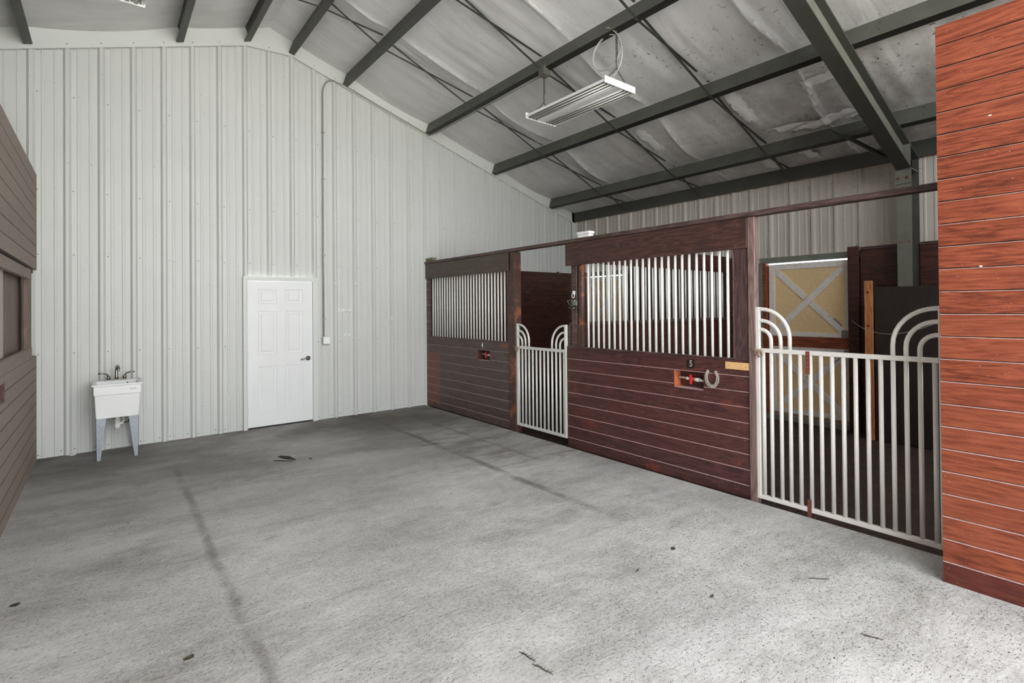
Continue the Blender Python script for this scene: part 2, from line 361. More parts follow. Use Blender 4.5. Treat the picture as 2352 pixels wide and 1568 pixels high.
# planks in local (u along, d depth, z) mapped by fn
def planks(mb, fn, u0, u1, z0, z1, t=.03, bh=.133, zg=.111, holes=(), ch=.007, mi=0, lip=1, gap=.0012):
    k0 = math.floor((z0-zg)/bh)-1; edges = [zg+bh*k for k in range(k0, k0+int((z1-z0)/bh)+5)]
    cuts = [z0]+[e for e in edges if z0+.012 < e < z1-.012]+[z1]
    for a, b in zip(cuts[:-1], cuts[1:]):
        top = b
        sub = [(a, b, True)]
        hs = [h for h in holes if h[2] < b-1e-4 and h[3] > a+1e-4]
        if hs:
            zz = sorted({a, b, *[min(max(h[2], a), b) for h in hs], *[min(max(h[3], a), b) for h in hs]})
            sub = [(p, q, q == b) for p, q in zip(zz[:-1], zz[1:]) if q-p > 1e-4]
        for p, q, chm in sub:
            rs = [(u0, u1)]
            for h in hs:
                if h[2] < q-1e-4 and h[3] > p+1e-4:
                    nr = []
                    for r in rs:
                        if h[0] > r[0]: nr.append((r[0], min(h[0], r[1])))
                        if h[1] < r[1]: nr.append((max(h[1], r[0]), r[1]))
                    rs = [r for r in nr if r[1]-r[0] > 1e-4]
            for r in rs:
                c = ch if chm and q < z1-1e-4 else .0005
                prof = [(t, p), (0, p), (0, q-max(c, gap+.0003)), (c, q-gap), (t, q-gap)]
                n = len(prof); k = len(mb.v)
                for u in r: mb.v += [tuple(fn(u, d, z)) for d, z in prof]
                for i in range(n):
                    j = (i+1) % n; mb.f.append((k+i, k+j, k+n+j, k+n+i)); mb.mi.append(lip if (i == 2 and c > .001) else mi); mb.sm.append(False)
                mb.f.append(tuple(k+i for i in range(n))); mb.f.append(tuple(k+n+i for i in range(n))); mb.mi += [mi, mi]; mb.sm += [False, False]
    return mb

# ------------------------------------------------------------------ roof geometry
RX = 1.8; SL = 1/3
def zc(x, c=6.27): return c-SL*x if x >= RX else (c-2*SL*RX)+SL*x
YB = 8.045; Y0 = -1.6; XW0 = 3.86; XR = 7.85; XL = -4.25

# floor
mb = MB(); mb.box(XL, 4.205, -9, 8.3, -.12, 0)
struct(mb, 'floor', M_floor, 'worn grey concrete aisle floor with stains and cracks')
mb = MB()
nx, ny = 36, 90
rnd = random.Random(3)
H = [[-.045+rnd.uniform(-.008, .008) for j in range(ny+1)] for i in range(nx+1)]
for i in range(nx):
    for j in range(ny):
        X = lambda a: 4.2+3.75*a/nx; Y = lambda b: -1+9.2*b/ny
        mb.poly([(X(i), Y(j), H[i][j]), (X(i+1), Y(j), H[i+1][j]), (X(i+1), Y(j+1), H[i+1][j+1]), (X(i), Y(j+1), H[i][j+1])], 0, True)
struct(mb, 'floor_stall', M_soil, 'dark brown dirt floor of the horse stalls')
mb = MB(); mb.box(-30, 30, -40, -9, -.3, -.02); mb.box(-30, XL, -9, 8.2, -.3, -.02); mb.box(4.21, 30, -9, -1, -.3, -.08)
struct(mb, 'floor_yard', M_yard, 'pale gravel yard outside the open end')

# corrugated siding: columns of quads following the rib profile
def siding(fn, u0, u1, ph, zbot, ztop, screws_z, mats, name, label, rib_h=.034):
    prof = [(0, 0), (.024, 0)]
    pts = []
    k = math.floor((u0-ph)/.3048)
    while ph+k*.3048 < u1+.2:
        c = ph+k*.3048
        for du, h in ((-.037, 0), (-.014, rib_h), (.014, rib_h), (.037, 0), (.082, 0), (.089, .006), (.109, .006), (.116, 0), (.188, 0), (.195, .006), (.215, .006), (.222, 0)):
            if u0 <= c+du <= u1: pts.append((c+du, h))
        k += 1
    pts = [(u0, 0)]+pts+[(u1, 0)]
    mb = MB()
    for (a, ha), (b, hb) in zip(pts[:-1], pts[1:]):
        if b-a < 1e-5: continue
        m = (a+b)/2
        for za, zb in zbot(m):
            zt = lambda u: min(ztop(u), zb) if zb is not None else ztop(u)
            mb.poly([fn(a, ha, za), fn(b, hb, za), fn(b, hb, zt(b)), fn(a, ha, zt(a))])
    k = math.floor((u0-ph)/.3048)
    rs = random.Random(11)
    while ph+k*.3048 < u1:
        c = ph+k*.3048
        for zi, z in enumerate(screws_z):
            for du in ((.055, .25) if zi == 0 else (.055,)):
                u = c+du+rs.uniform(-.004, .004)
                zz = z+rs.uniform(-.012, .012)
                if z == 'top': continue
                ok = u0 < u < u1 and zz < ztop(u)-.4 and any(a < zz < (b if b is not None else 99) for a, b in zbot(u))
                if ok:
                    q = [fn(u+.0065*math.cos(i*PI/3), .004, zz+.0065*math.sin(i*PI/3)) for i in range(6)]
                    mb.poly(q, 1)
        for du in (.055, .25):
            u = c+du; zz = ztop(u)-.38
            if u0 < u < u1: mb.poly([fn(u+.006*math.cos(i*PI/3), .004, zz+.006*math.sin(i*PI/3)) for i in range(6)], 1)
        k += 1
    return struct(mb, name, mats, label)
DX0, DX1, DZ = 1.487, 2.385, 2.095
siding(lambda u, h, z: (u, YB-h, z), XL, XR, -.647, lambda u: [(DZ, None)] if DX0 < u < DX1 else [(-.12 if u > 4.2 else 0, None)],
       lambda u: zc(u)+.12, (.05, 1.164, 2.298, 3.045, 4.132), [M_wall, M_screw], 'wall_back', 'off-white ribbed metal siding of the gable back wall')
D5 = (2.665, 3.94); D4 = (6.50, 7.80)
def sb(u):
    if D5[0] < u < D5[1] or D4[0] < u < D4[1]: return [(2.335, None)]
    return [(-.12, None)]
siding(lambda u, h, z: (XR-h, u, z), Y0, YB, 2.588-.037+.011, sb, lambda u: 3.72, (.05, 1.2, 2.45, 3.1), [M_side, M_screw], 'wall_right', 'dusty grey ribbed metal siding behind the stalls')
mb = MB(); mb.box(XL-.05, XL, Y0, YB, 0, 3.8); struct(mb, 'wall_left', M_side, 'outer left metal wall of the barn')
mb = MB()  # unseen front wall, added to shape daylight: left up to roof, right low
mb.box(XL, -.64, Y0-.05, Y0, 0, 3.2); mb.box(XW0, XR, Y0-.05, Y0, -.12, 3.2)
for a, b in ((XL, -.64),):
    mb.hexa([(a, Y0-.05, 3.2), (b, Y0-.05, 3.2), (b, Y0-.05, zc(b)+.04), (a, Y0-.05, zc(a)+.04), (a, Y0, 3.2), (b, Y0, 3.2), (b, Y0, zc(b)+.04), (a, Y0, zc(a)+.04)])
struct(mb, 'front_light_blocker', M_side, 'added unseen front wall either side of the open aisle, shaping the daylight')
# corner trim
mb = MB(); mb.box(7.70, 7.80, 8.0, 8.01, 0, 3.72); mb.box(7.79, 7.80, 7.93, 8.01, 0, 3.72)
struct(mb, 'trim_1', M_trim, 'white corner trim where back wall meets side wall')

# rake trim along the roof slope
mb = MB(); ly, lt = 8.0, .006
lo = lambda x: (4.81+SL*x) if x < 1.513 else (6.04-SL*x)
xs = [XL, -.9, 1.513, 1.8, 2.09, 3, XR-.02]
zl = [lo(XL), lo(-.9), 5.312, 5.322, 5.340, lo(3), lo(XR-.02)]
zh = [zc(x, 6.275) for x in xs]; zh[3] = 5.675
for i in range(len(xs)-1):
    mb.hexa([(xs[i], ly, zl[i]), (xs[i+1], ly, zl[i+1]), (xs[i+1], ly, zh[i+1]), (xs[i], ly, zh[i]),
             (xs[i], ly+lt, zl[i]), (xs[i+1], ly+lt, zl[i+1]), (xs[i+1], ly+lt, zh[i+1]), (xs[i], ly+lt, zh[i])])
    mb.hexa([(xs[i], ly-.004, zl[i]-.004), (xs[i+1], ly-.004, zl[i+1]-.004), (xs[i+1], ly-.004, zl[i+1]+.008), (xs[i], ly-.004, zl[i]+.008),
             (xs[i], ly+.03, zl[i]-.004), (xs[i+1], ly+.03, zl[i+1]-.004), (xs[i+1], ly+.03, zl[i+1]+.008), (xs[i], ly+.03, zl[i]+.008)])
for k in range(-12, 28):
    x = -.647+.3048*k
    if x < XR-.1: mb.poly([(x+.007*math.cos(i*PI/3), ly-.001, (4.81+SL*x if x < 1.513 else 6.04-SL*x if x > 2.09 else 5.32)+.045+.007*math.sin(i*PI/3)) for i in range(6)], 1)
struct(mb, 'trim_2', [M_trim, M_screw], 'wide white sloping trim along the top of the back wall')

# roof insulation
PUR_R = [2.045, 2.82, 4.225, 5.611, 7.031]
PUR_L = [2*RX-x for x in PUR_R]
bR = [RX]+[x+.07 for x in PUR_R]+[7.80]
def sag(x, y):
    xx = x if x >= RX else 2*RX-x
    for a, b in zip(bR[:-1], bR[1:]):
        if a <= xx <= b:
            t = (xx-a)/(b-a); s = 4*t*(1-t)*(b-a)/1.4
            v = .015+.06*s*(.8+.3*math.sin(y*2.1+a*3))
            for ys in (-1.2, .68, 2.56, 4.42, 6.30):
                d = y-ys-.05*math.sin(3*xx)
                v += s*(.030*math.exp(-(d/.035)**2)+.02*math.exp(-(d/.14)**2))
            v += .003*s*math.sin(y*19+xx*2)+.002*s*math.sin(y*31+1.7*xx)
            return v
    return .0
mb = MB()
xsR = [RX+(XR-.0-RX)*i/120 for i in range(121)]
xsL = [RX-(RX-XL)*i/60 for i in range(61)]
ys_ = [Y0+(8.02-Y0)*j/340 for j in range(341)]
for xs in (xsR, xsL):
    k = len(mb.v); n = len(ys_)
    for x in xs:
        for y in ys_: mb.v.append((x, y, zc(x)-sag(x, y)))
    for i in range(len(xs)-1):
        for j in range(n-1):
            mb.f.append((k+i*n+j, k+i*n+j+1, k+(i+1)*n+j+1, k+(i+1)*n+j)); mb.sm.append(True)
            xm, ym = (xs[i]+xs[i+1])/2, (ys_[j]+ys_[j+1])/2
            mb.mi.append(1 if min(abs(ym-q-.05*math.sin(3*(xm if xm > RX else 2*RX-xm))) for q in (-1.2, .68, 2.56, 4.42, 6.30)) < .016 else 0)
struct(mb, 'ceiling', [M_roof, M_seam], 'sagging white vinyl roof insulation with mildew spots')
mb = MB()
for a, b in ((XL-.1, RX), (RX, XR+.1)):
    mb.hexa([(a, Y0, zc(a)+.05 if a != RX else 5.72), (b, Y0, zc(b)+.05 if b != RX else 5.72), (b, 8.3, zc(b)+.05 if b != RX else 5.72), (a, 8.3, zc(a)+.05 if a != RX else 5.72),
             (a, Y0, zc(a)+.08 if a != RX else 5.75), (b, Y0, zc(b)+.08 if b != RX else 5.75), (b, 8.3, zc(b)+.08 if b != RX else 5.75), (a, 8.3, zc(a)+.08 if a != RX else 5.75)])
struct(mb, 'ceiling_roof_sheet', M_steel, 'metal roof sheeting above the insulation')

# purlins (Z sections)
nR = Vector((.3162, 0, .9487)); dR = Vector((.9487, 0, -.3162))
ordn = ['nearest the ridge', 'second from the ridge', 'third from the ridge, light hung from it', 'fourth from the ridge', 'fifth from the ridge']
def purlin(xb, right, i):
    d = dR if right else Vector((-dR.x, 0, dR.z)); n = nR if right else Vector((-nR.x, 0, nR.z))
    B = Vector((xb, 0, (6.05-SL*xb) if right else (4.85+SL*xb)))
    t = .005; h = .215; f = .078
    prof = [(0, 0), (f, 0), (f, .018), (f-t, .018), (f-t, t), (t, t), (t, h), (-f+t, h), (-f, h), (-f, h-.018), (-f+t, h-.018), (-f+t, h-t), (0, h-t)]
    mb = MB(); dirt_shade = right and i > 1
    mis = [1 if (dirt_shade and q in (0, 1)) or q in (5, 6, 7, 8, 9, 10, 11) else 0 for q in range(13)]  # painted shade on every top flange; lower right-slope flanges mix shade and cobwebs
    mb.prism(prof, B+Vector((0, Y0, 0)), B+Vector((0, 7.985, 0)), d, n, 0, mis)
    o = mb.build('roof_purlin', [M_web if dirt_shade else M_steel, M_cob_shade])
    side = 'right slope' if right else 'left slope'
    lab = f'dark steel roof purlin, {side}, {ordn[i]}' if right or i != 2 else f'dark steel roof purlin on the {side}, third from the ridge'
    tag(o, lab, 'beam', 'roof purlins')
    if right and i > 0:
        b0 = None
        for yy in (7.88, 2.24, 2.36, 1.66):
            for hh in (.07, .15):
                c = B+Vector((0, yy, 0))+n*hh-d*.002
                if b0 is None: p = MB(); p.lathe([(.009, 0), (.009, .006), (.004, .008)], c, -d, 8); b0 = p.build('bolt', M_screw, o); c0 = c
                else: dup(b0, c-c0, o)
    return o
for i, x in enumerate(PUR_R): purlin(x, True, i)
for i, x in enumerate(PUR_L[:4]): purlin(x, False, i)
# eave strut
mb = MB(); mb.prism([(0, 0), (.06, 0), (.06, .006), (.006, .006), (.006, .2), (.06, .187), (.06, .192), (0, .206)], (7.745, Y0, 3.475), (7.745, 7.985, 3.475), (1, 0, 0), (0, 0, 1))
tag(mb.build('eave_strut', M_steel), 'dark steel eave strut along the top of the stall side wall', 'beam')

# rafter and column of the portal frame
YF = 1.96
xa, xb = 1.8, 7.46
t = thing('steel_rafter', (4.6, YF, 4.2), 'large dark steel I-beam rafter crossing the ceiling at upper right', 'beam')
def band(c0, c1, ya, yb, x0, x1):
    m = MB(); m.hexa([(x0, ya, c0-SL*x0), (x1, ya, c0-SL*x1), (x1, ya, c1-SL*x1), (x0, ya, c1-SL*x0), (x0, yb, c0-SL*x0), (x1, yb, c0-SL*x1), (x1, yb, c1-SL*x1), (x0, yb, c1-SL*x0)]); return m
band(5.755, 5.767, YF-.075, YF+.075, xa, xb-.03).build('bottom_flange', M_steel, t)
band(5.767, 6.03, YF-.004, YF+.004, xa, xb+.3).build('web', M_steel2, t)
band(6.03, 6.044, YF-.075, YF+.075, xa, xb+.32).build('top_flange', M_steel, t)
t = thing('steel_column', (7.58, YF, -.04), 'grey steel frame column against the side wall, carrying the rafter', 'column')
m = MB(); m.box(7.424, 7.436, YF-.075, YF+.075, -.04, 3.262); m.build('inner_flange', M_steel2, t)
m = MB(); m.box(7.436, 7.74, YF-.004, YF+.004, -.04, 3.55); m.build('web', M_steel, t)
m = MB(); m.box(7.74, 7.755, YF-.075, YF+.075, -.04, 3.44); m.build('outer_flange', M_steel, t)
m = MB(); m.box(7.408, 7.424, YF-.08, YF+.08, 3.10, 3.262); m.build('knee_plate', M_steel2, t)
m = MB(); m.box(7.424, 7.70, YF-.075, YF-.004, 3.272, 3.284); m.box(7.40, 7.415, YF-.078, YF-.004, 3.30, 3.62); m.build('stiffener', M_steel2, t)
for yy in (-.045, .045):
    m = MB(); m.lathe([(.016, 0), (.016, .01), (.008, .014)], (7.408, YF+yy, 3.17), (-1, 0, 0), 8); m.build('bolt', M_rust, t)
    m = MB(); m.lathe([(.01, 0), (.01, .006)], (7.424, YF+yy, 2.40), (-1, 0, 0), 8); m.build('bolt', M_rust, t)
m = MB(); m.bar((7.30, 2.03, 3.36), (6.87, 2.56, 3.80), .045, .01); m.bar((7.30, 2.03, 3.375), (6.87, 2.56, 3.815), .008, .045)
tag(m.build('flange_brace', M_steel), 'short dark angle brace between rafter foot and lowest purlin', 'brace')

# crossed bridging straps
rows = [(6.53, 'nearest the back wall'), (4.93, 'in the middle row'), (3.43, 'nearest the big rafter')]
bays = list(zip(PUR_R[:-1], PUR_R[1:]))+[(7.031, 7.77)]
bn = ['right slope, purlins one and two', 'right slope, purlins two and three', 'right slope, purlins three and four',
      'right slope, purlins four and five', 'right slope, fifth purlin to eave']
def pt(x, y, h):
    b = Vector((x, y, 6.05-SL*x)); return b+nR*h
for y, rn in rows:
    for (a, b), nm in zip(bays, bn):
        if b > 7.5:
            A0, A1 = pt(a, y, .0), Vector((b, y+.03, 3.50)); B0, B1 = pt(a, y+.04, .19), None
        A = (pt(a+.01, y, -.004), (pt(b-.02, y+.03, .19) if b < 7.5 else Vector((b-.01, y+.03, 3.665))))
        Bq = (pt(a+.02, y+.08, .19), (pt(b, y-.01, -.004) if b < 7.5 else Vector((b, y-.01, 3.47))))
        c = (A[0]+A[1])/2
        t = thing('bridging_brace', tuple(c), f'crossed steel straps, {nm}, {rn}', 'brace', 'crossed bridging straps between purlins')
        for P, Q in (A, Bq):
            m = MB(); m.bar(P, Q, .03, .004); m.bar(P+Vector((0, .015, .01)), Q+Vector((0, .015, .01)), .003, .022); m.build('strap', M_steel, t)
# ridge crossings
t = thing('bridging_brace', (1.8, 6.53, 5.5), 'flat dark strap across the ridge between the two topmost purlins', 'brace')
m = MB(); m.bar((1.56, 6.56, 5.37), (2.045, 6.53, 5.365), .03, .004); m.build('strap', M_steel, t)

# torn tape patches on the ceiling
def tape(pts4, lab, thick=.004, droop=0.02):
    # pts4: quad (x,y) corners; grid following the roof just below it
    m = MB(); N, K = 16, 5; r = random.Random(len(lab))
    g = []
    for i in range(N+1):
        row = []
        for j in range(K+1):
            s, q = i/N, j/K
            if i in (0, N): s += r.uniform(-.07, .07)
            if j in (0, K): q += r.uniform(-.14, .14)
            a = Vector(pts4[0]).lerp(Vector(pts4[1]), s); b = Vector(pts4[3]).lerp(Vector(pts4[2]), s); c = a.lerp(b, q)
            z = zc(c.x)-sag(c.x, c.y)-.022-droop*abs(math.sin(s*5+q*3))*.6-r.uniform(0, .004)
            row.append((c.x, c.y, z))
        g.append(row)
    for i in range(N):
        for j in range(K):
            m.poly([g[i][j], g[i+1][j], g[i+1][j+1], g[i][j+1]], 0, True)
            m.poly([tuple(Vector(p)+Vector((0, 0, thick))) for p in (g[i][j], g[i+1][j], g[i+1][j+1], g[i][j+1])], 0, True)
    tag(m.build('tape_patch', M_tape), lab, 'tape', 'torn tape patches on the ceiling')
tape([(5.93, 4.86), (6.48, 4.86), (6.44, 4.68), (5.95, 4.70)], 'torn pale tape on the ceiling, patch nearest the back wall')
tape([(5.88, 3.42), (6.45, 3.41), (6.48, 3.26), (5.89, 3.25)], 'pale tape strip running downslope beside the strap crossing before the fifth purlin')
tape([(6.04, 2.55), (6.04, 2.06), (6.16, 2.06), (6.15, 2.54)], 'pale tape strip running level into the big rafter, above the tattered one')
tape([(6.72, 3.16), (6.72, 2.08), (6.88, 2.06), (6.90, 3.12)], 'long tattered shiny tape hanging over the fifth purlin beside the rafter', droop=.05)
tape([(7.22, 3.64), (7.56, 3.70), (7.60, 3.55), (7.24, 3.50)], 'small torn tape end low on the ceiling just above the eave strut')
tape([(7.20, 3.20), (7.52, 3.05), (7.55, 2.92), (7.24, 3.02)], 'small flapping tape above the eave strut, nearer the rafter', droop=.04)
# ------------------------------------------------------------------ back door
m = MB()
m.box(1.487, 1.503, 7.985, 8.06, .02, 2.06); m.box(2.362, 2.376, 7.985, 8.06, 0, 2.06); m.box(1.487, 2.385, 7.985, 8.06, 2.056, 2.085)
m.box(2.372, 2.43, 7.992, 8.0, 0, 2.10); m.box(1.45, 1.49, 7.992, 8.0, 0, 2.10); m.box(1.45, 2.43, 7.99, 8.0, 2.07, 2.115)
m.box(1.487, 2.385, 8.03, 8.06, .0, .02, 1)
fr = struct(m, 'trim_3', [M_trim, M_black], 'white metal frame around the back door')
pans = [(1.634, 1.876, 1.739, 1.94), (1.99, 2.226, 1.739, 1.94), (1.634, 1.876, 1.026, 1.635), (1.99, 2.226, 1.026, 1.635), (1.634, 1.870, .23, .857), (1.985, 2.22, .23, .857)]
m = MB(); YD = 8.008
xs = sorted({1.506, 2.36, 1.634, 1.874, 1.988, 2.224}); zs = sorted({.024, 2.053, 1.739, 1.94, 1.026, 1.635, .23, .857})
for i in range(len(xs)-1):
    for j in range(len(zs)-1):
        xm, zm = (xs[i]+xs[i+1])/2, (zs[j]+zs[j+1])/2
        pn = (1.634 < xm < 1.874 or 1.988 < xm < 2.224) and (1.739 < zm < 1.94 or 1.026 < zm < 1.635 or .23 < zm < .857)
        if not pn:
            m.poly([(xs[i], YD, zs[j]), (xs[i+1], YD, zs[j]), (xs[i+1], YD, zs[j+1]), (xs[i], YD, zs[j+1])])
        else:
            a, b, c, d = xs[i], xs[i+1], zs[j], zs[j+1]
            rings = [(0, 0), (.008, .006), (.022, .007), (.036, .0075), (.048, .001)]
            for (o1, d1), (o2, d2) in zip(rings[:-1], rings[1:]):
                R1 = [(a+o1, YD+d1, c+o1), (b-o1, YD+d1, c+o1), (b-o1, YD+d1, d-o1), (a+o1, YD+d1, d-o1)]
                R2 = [(a+o2, YD+d2, c+o2), (b-o2, YD+d2, c+o2), (b-o2, YD+d2, d-o2), (a+o2, YD+d2, d-o2)]
                for q in range(4): m.poly([R1[q], R1[(q+1) % 4], R2[(q+1) % 4], R2[q]])
            m.poly(R2)
m.hexa([(1.506, YD, .024), (2.36, YD, .024), (2.36, YD+.04, .024), (1.506, YD+.04, .024), (1.506, YD+.018, 2.053), (2.36, YD+.018, 2.053), (2.36, YD+.04, 2.053), (1.506, YD+.04, 2.053)])
door = struct(m, 'door_1', M_door, 'white six-panel entry door in the back wall', origin=(1.93, YD, .024))
m = MB(); m.lathe([(.034, 0), (.034, .006), (.022, .012), (.012, .016), (.012, .045)], (2.297, YD, .935), (0, -1, 0), 20)
m.tube([(2.297, YD-.045, .935), (2.26, YD-.05, .938), (2.22, YD-.05, .932), (2.18, YD-.047, .922)], [.010, .010, .009, .006], 10)
tag(m.build('door_handle', M_chrome, door), 'brushed nickel lever handle')
for z in (1.85, 1.03, .25): m = MB(); m.box(1.500, 1.508, YD-.006, YD+.004, z-.05, z+.05); m.build('hinge', M_latch, door)

# ------------------------------------------------------------------ sink
t = thing('utility_sink', (.105, 7.7, 0), 'white laundry tub sink on grey metal legs against the back wall', 'sink')
def ring(x0, x1, y0, y1, z): return [(x0, y0, z), (x1, y0, z), (x1, y1, z), (x0, y1, z)]
m = MB(); xf0, xf1, yf, yb = -.092, .292, 7.455, 7.93
R = [ring(xf0+.006, xf1-.006, yf+.02, yb-.02, .46), ring(xf0-.006, xf1+.006, yf, yb, .715), ring(xf0-.014, xf1+.014, yf-.012, yb, .722), ring(xf0-.014, xf1+.014, yf-.012, yb, .815),
     ring(xf0-.03, xf1+.032, yf-.03, yb+.01, .822), ring(xf0-.03, xf1+.032, yf-.03, yb+.01, .838), ring(xf0+.005, xf1-.005, yf+.01, yb-.09, .835), ring(xf0+.03, xf1-.03, yf+.04, yb-.11, .52)]
for a, b in zip(R[:-1], R[1:]):
    for q in range(4): m.poly([a[q], a[(q+1) % 4], b[(q+1) % 4], b[q]])
m.poly(R[0]); m.poly(R[-1])
m.build('basin', M_sink, t, .006, 2)
def sleg(x, sgn, y):
    m = MB(); w1, w2 = .085, .034; tt = .003
    xo = x
    for yy in (y,):
        m.hexa([(xo, yy, 0), (xo-sgn*w2, yy, 0), (xo-sgn*w1, yy, .462), (xo+sgn*.006, yy, .462), (xo, yy+tt, 0), (xo-sgn*w2, yy+tt, 0), (xo-sgn*w1, yy+tt, .462), (xo+sgn*.006, yy+tt, .462)])
    dy = .03 if y < 7.6 else -.03
    m.hexa([(xo, y, 0), (xo, y+dy, 0), (xo+sgn*.006, y+dy*2.4, .462), (xo+sgn*.006, y, .462), (xo-sgn*tt, y, 0), (xo-sgn*tt, y+dy, 0), (xo+sgn*.003, y+dy*2.4, .462), (xo+sgn*.003, y, .462)])
    m.build('leg', M_leg, t)
sleg(-.085, -1, 7.47); sleg(.283, 1, 7.47); sleg(-.085, -1, 7.91); sleg(.283, 1, 7.91)
f = MB(); f.box(.0, .19, 7.86, 7.915, .836, .85); f.lathe([(.02, 0), (.016, .03), (.014, .10), (.012, .13)], (.095, 7.885, .85), (0, 0, 1), 16)
f.tube([(.095, 7.885, .96), (.098, 7.84, 1.0), (.104, 7.78, 1.005), (.11, 7.73, .985), (.112, 7.72, .955)], [.013, .016, .018, .017, .013], 12)
fo = f.build('faucet', M_chrome, t, .002)
for sx in (-1, 1):
    f = MB(); f.lathe([(.02, 0), (.018, .03), (.008, .045)], (.095+sx*.075, 7.885, .85), (0, 0, 1), 14)
    f.tube([(.095+sx*.075, 7.885, .885), (.095+sx*.09, 7.88, .91), (.095+sx*.12, 7.87, .922), (.095+sx*.17, 7.86, .924)], [.009, .009, .008, .008], 10)
    f.build('tap_handle', M_chrome, fo)
f = MB(); f.tube([(.098, 7.68, .50), (.098, 7.68, .31), ], .024, 14); f.tube([(.098, 7.68, .40), (.098, 7.68, .385)], .03, 14); f.lathe([(.022, 0), (.026, .02), (.026, .07)], (.098, 7.68, .295), (0, 0, 1), 14)
f.tube([(.098, 7.68, .36), (.14, 7.70, .35), (.155, 7.74, .39), (.14, 7.80, .43), (.13, 8.0, .43)], .02, 12)
f.build('drain_trap', M_pvc, t)
f = MB(); f.tube([(.19, 7.85, .83), (.235, 7.78, .62), (.24, 7.74, .45), (.20, 7.72, .36), (.14, 7.72, .345)], .006, 8); f.tube([(.06, 7.85, .83), (.07, 7.82, .6), (.068, 7.80, .40)], .006, 8)
f.build('hose', M_black, t)
def text(s, size, loc, rot, mat, name, ext=.001, parent=None, label=None, cat=None, sx=1, bold=0):
    c = bpy.data.curves.new(name, 'FONT'); c.body = s; c.size = size; c.extrude = ext; c.align_x = 'CENTER'; c.align_y = 'CENTER'; c.offset = bold
    o = bpy.data.objects.new(name, c); COL.objects.link(o); bpy.context.view_layer.update()
    me = bpy.data.meshes.new_from_object(o.evaluated_get(bpy.context.evaluated_depsgraph_get()))
    bpy.data.objects.remove(o, do_unlink=True)
    me.name = name; me.materials.clear(); me.materials.append(mat)
    o = bpy.data.objects.new(name, me); COL.objects.link(o)
    o.scale = (sx, 1, 1); o.rotation_euler = rot
    if parent: o.parent = parent; o.location = Vector(loc)-WLOC[parent.name]
    else: o.location = loc
    WLOC[o.name] = Vector(loc)
    if label: o['label'] = label
    if cat: o['category'] = cat
    return o
text('MUSTEE', .017, (.235, 7.4415, .772), (PI/2, 0, 0), M_text, 'lettering', .0004, t)
m = MB(); m.lathe([(.03, 0), (.034, .006), (.02, .014), (.008, .018)], (-.30, 7.985, .0), (0, 0, 1), 16)
tag(m.build('drain_cap', M_pvc), 'small white plastic cap on the floor left of the sink', 'cap')

# ------------------------------------------------------------------ conduit, outlet, junction box
yc = 7.995
pts = [(2.52, yc-.0, 1.24), (2.52, yc, 2.4), (2.522, yc, 3.6), (2.524, yc, 4.86)]
for k in range(1, 9):
    a = k/8; pts.append((2.524+.15*(1-math.cos(a*1.9)), yc-.006, 4.90+.24*math.sin(a*1.9)*.98))
pts += [(2.86, yc-.012, 5.10), (3.5, yc-.012, 4.885), (4.18, yc-.012, 4.665), (4.25, 7.96, 4.630), (4.29, 7.88, 4.612)]
pts += [(4.29, 7.0, 4.612), (4.288, 6.0, 4.612), (4.286, 5.0, 4.612)]
m = MB(); m.tube(pts, .009, 10)
m.tube([(x+.0, y+.0, z-.0) for x, y, z in [(4.31, 7.8, 4.605), (4.31, 6.4, 4.604), (4.31, 5.0, 4.606)]], .006, 8)
for z in (4.3, 3.6, 2.45, 1.5): m.box(2.50, 2.545, yc-.012, yc+.01, z, z+.02)
tag(m.build('conduit', M_cond), 'thin grey electrical conduit from outlet box up the back wall to the hung light', 'conduit')
m = MB(); m.box(2.497, 2.603, 7.955, 8.01, 1.126, 1.246)
o = m.build('outlet_box', M_trim, None, .014, 3); tag(o, 'white square outlet box on back wall right of the door', 'outlet')
m = MB(); m.box(2.507, 2.593, 7.950, 7.957, 1.136, 1.236); m.build('cover_plate', M_white, o, .006, 2)
m = MB(); m.box(4.20, 4.32, 4.84, 4.96, 4.555, 4.67); m.tube([(4.26, 4.90, 4.54), (4.26, 4.90, 4.56)], .045, 10)
tag(m.build('junction_box', M_jbox, None, .01), 'cobwebbed octagonal junction box under the third purlin above the light', 'box')

# hooks on the back wall
def hook_mesh():
    m = MB(); m.box(-.012, .012, -.006, 0, -.03, .035); m.tube([(0, -.006, -.005), (0, -.02, -.025), (0, -.03, -.015), (0, -.03, -.002)], .005, 8); return m
spots = [(2.704, 2.023, 'left one of the upper pair'), (3.007, 2.029, 'right one of the upper pair'), (2.761, 1.623, 'first from the left in the row of four'), (2.818, 1.623, 'second from the left in the row of four'),
         (2.862, 1.622, 'third from the left in the row of four'), (2.922, 1.621, 'last on the right in the row of four'), (2.852, 1.239, 'left one of the lowest pair'), (2.920, 1.236, 'right one of the lowest pair'), (3.605, 1.493, 'alone near the stalls')]
h0 = None
for x, z, l in spots:
    if h0 is None: h0 = hook_mesh().build('wall_hook', M_hook, None, .002, origin=(0, 0, 0)); h = h0
    else: h = h0.copy(); COL.objects.link(h)
    rib = abs(((x+.647+.1524) % .3048)-.1524) < .03
    h.location = (x, 8.010 if rib else 8.044, z)
    tag(h, f'small white hook on the back wall, {l}', 'hook', 'white hooks on the back wall')

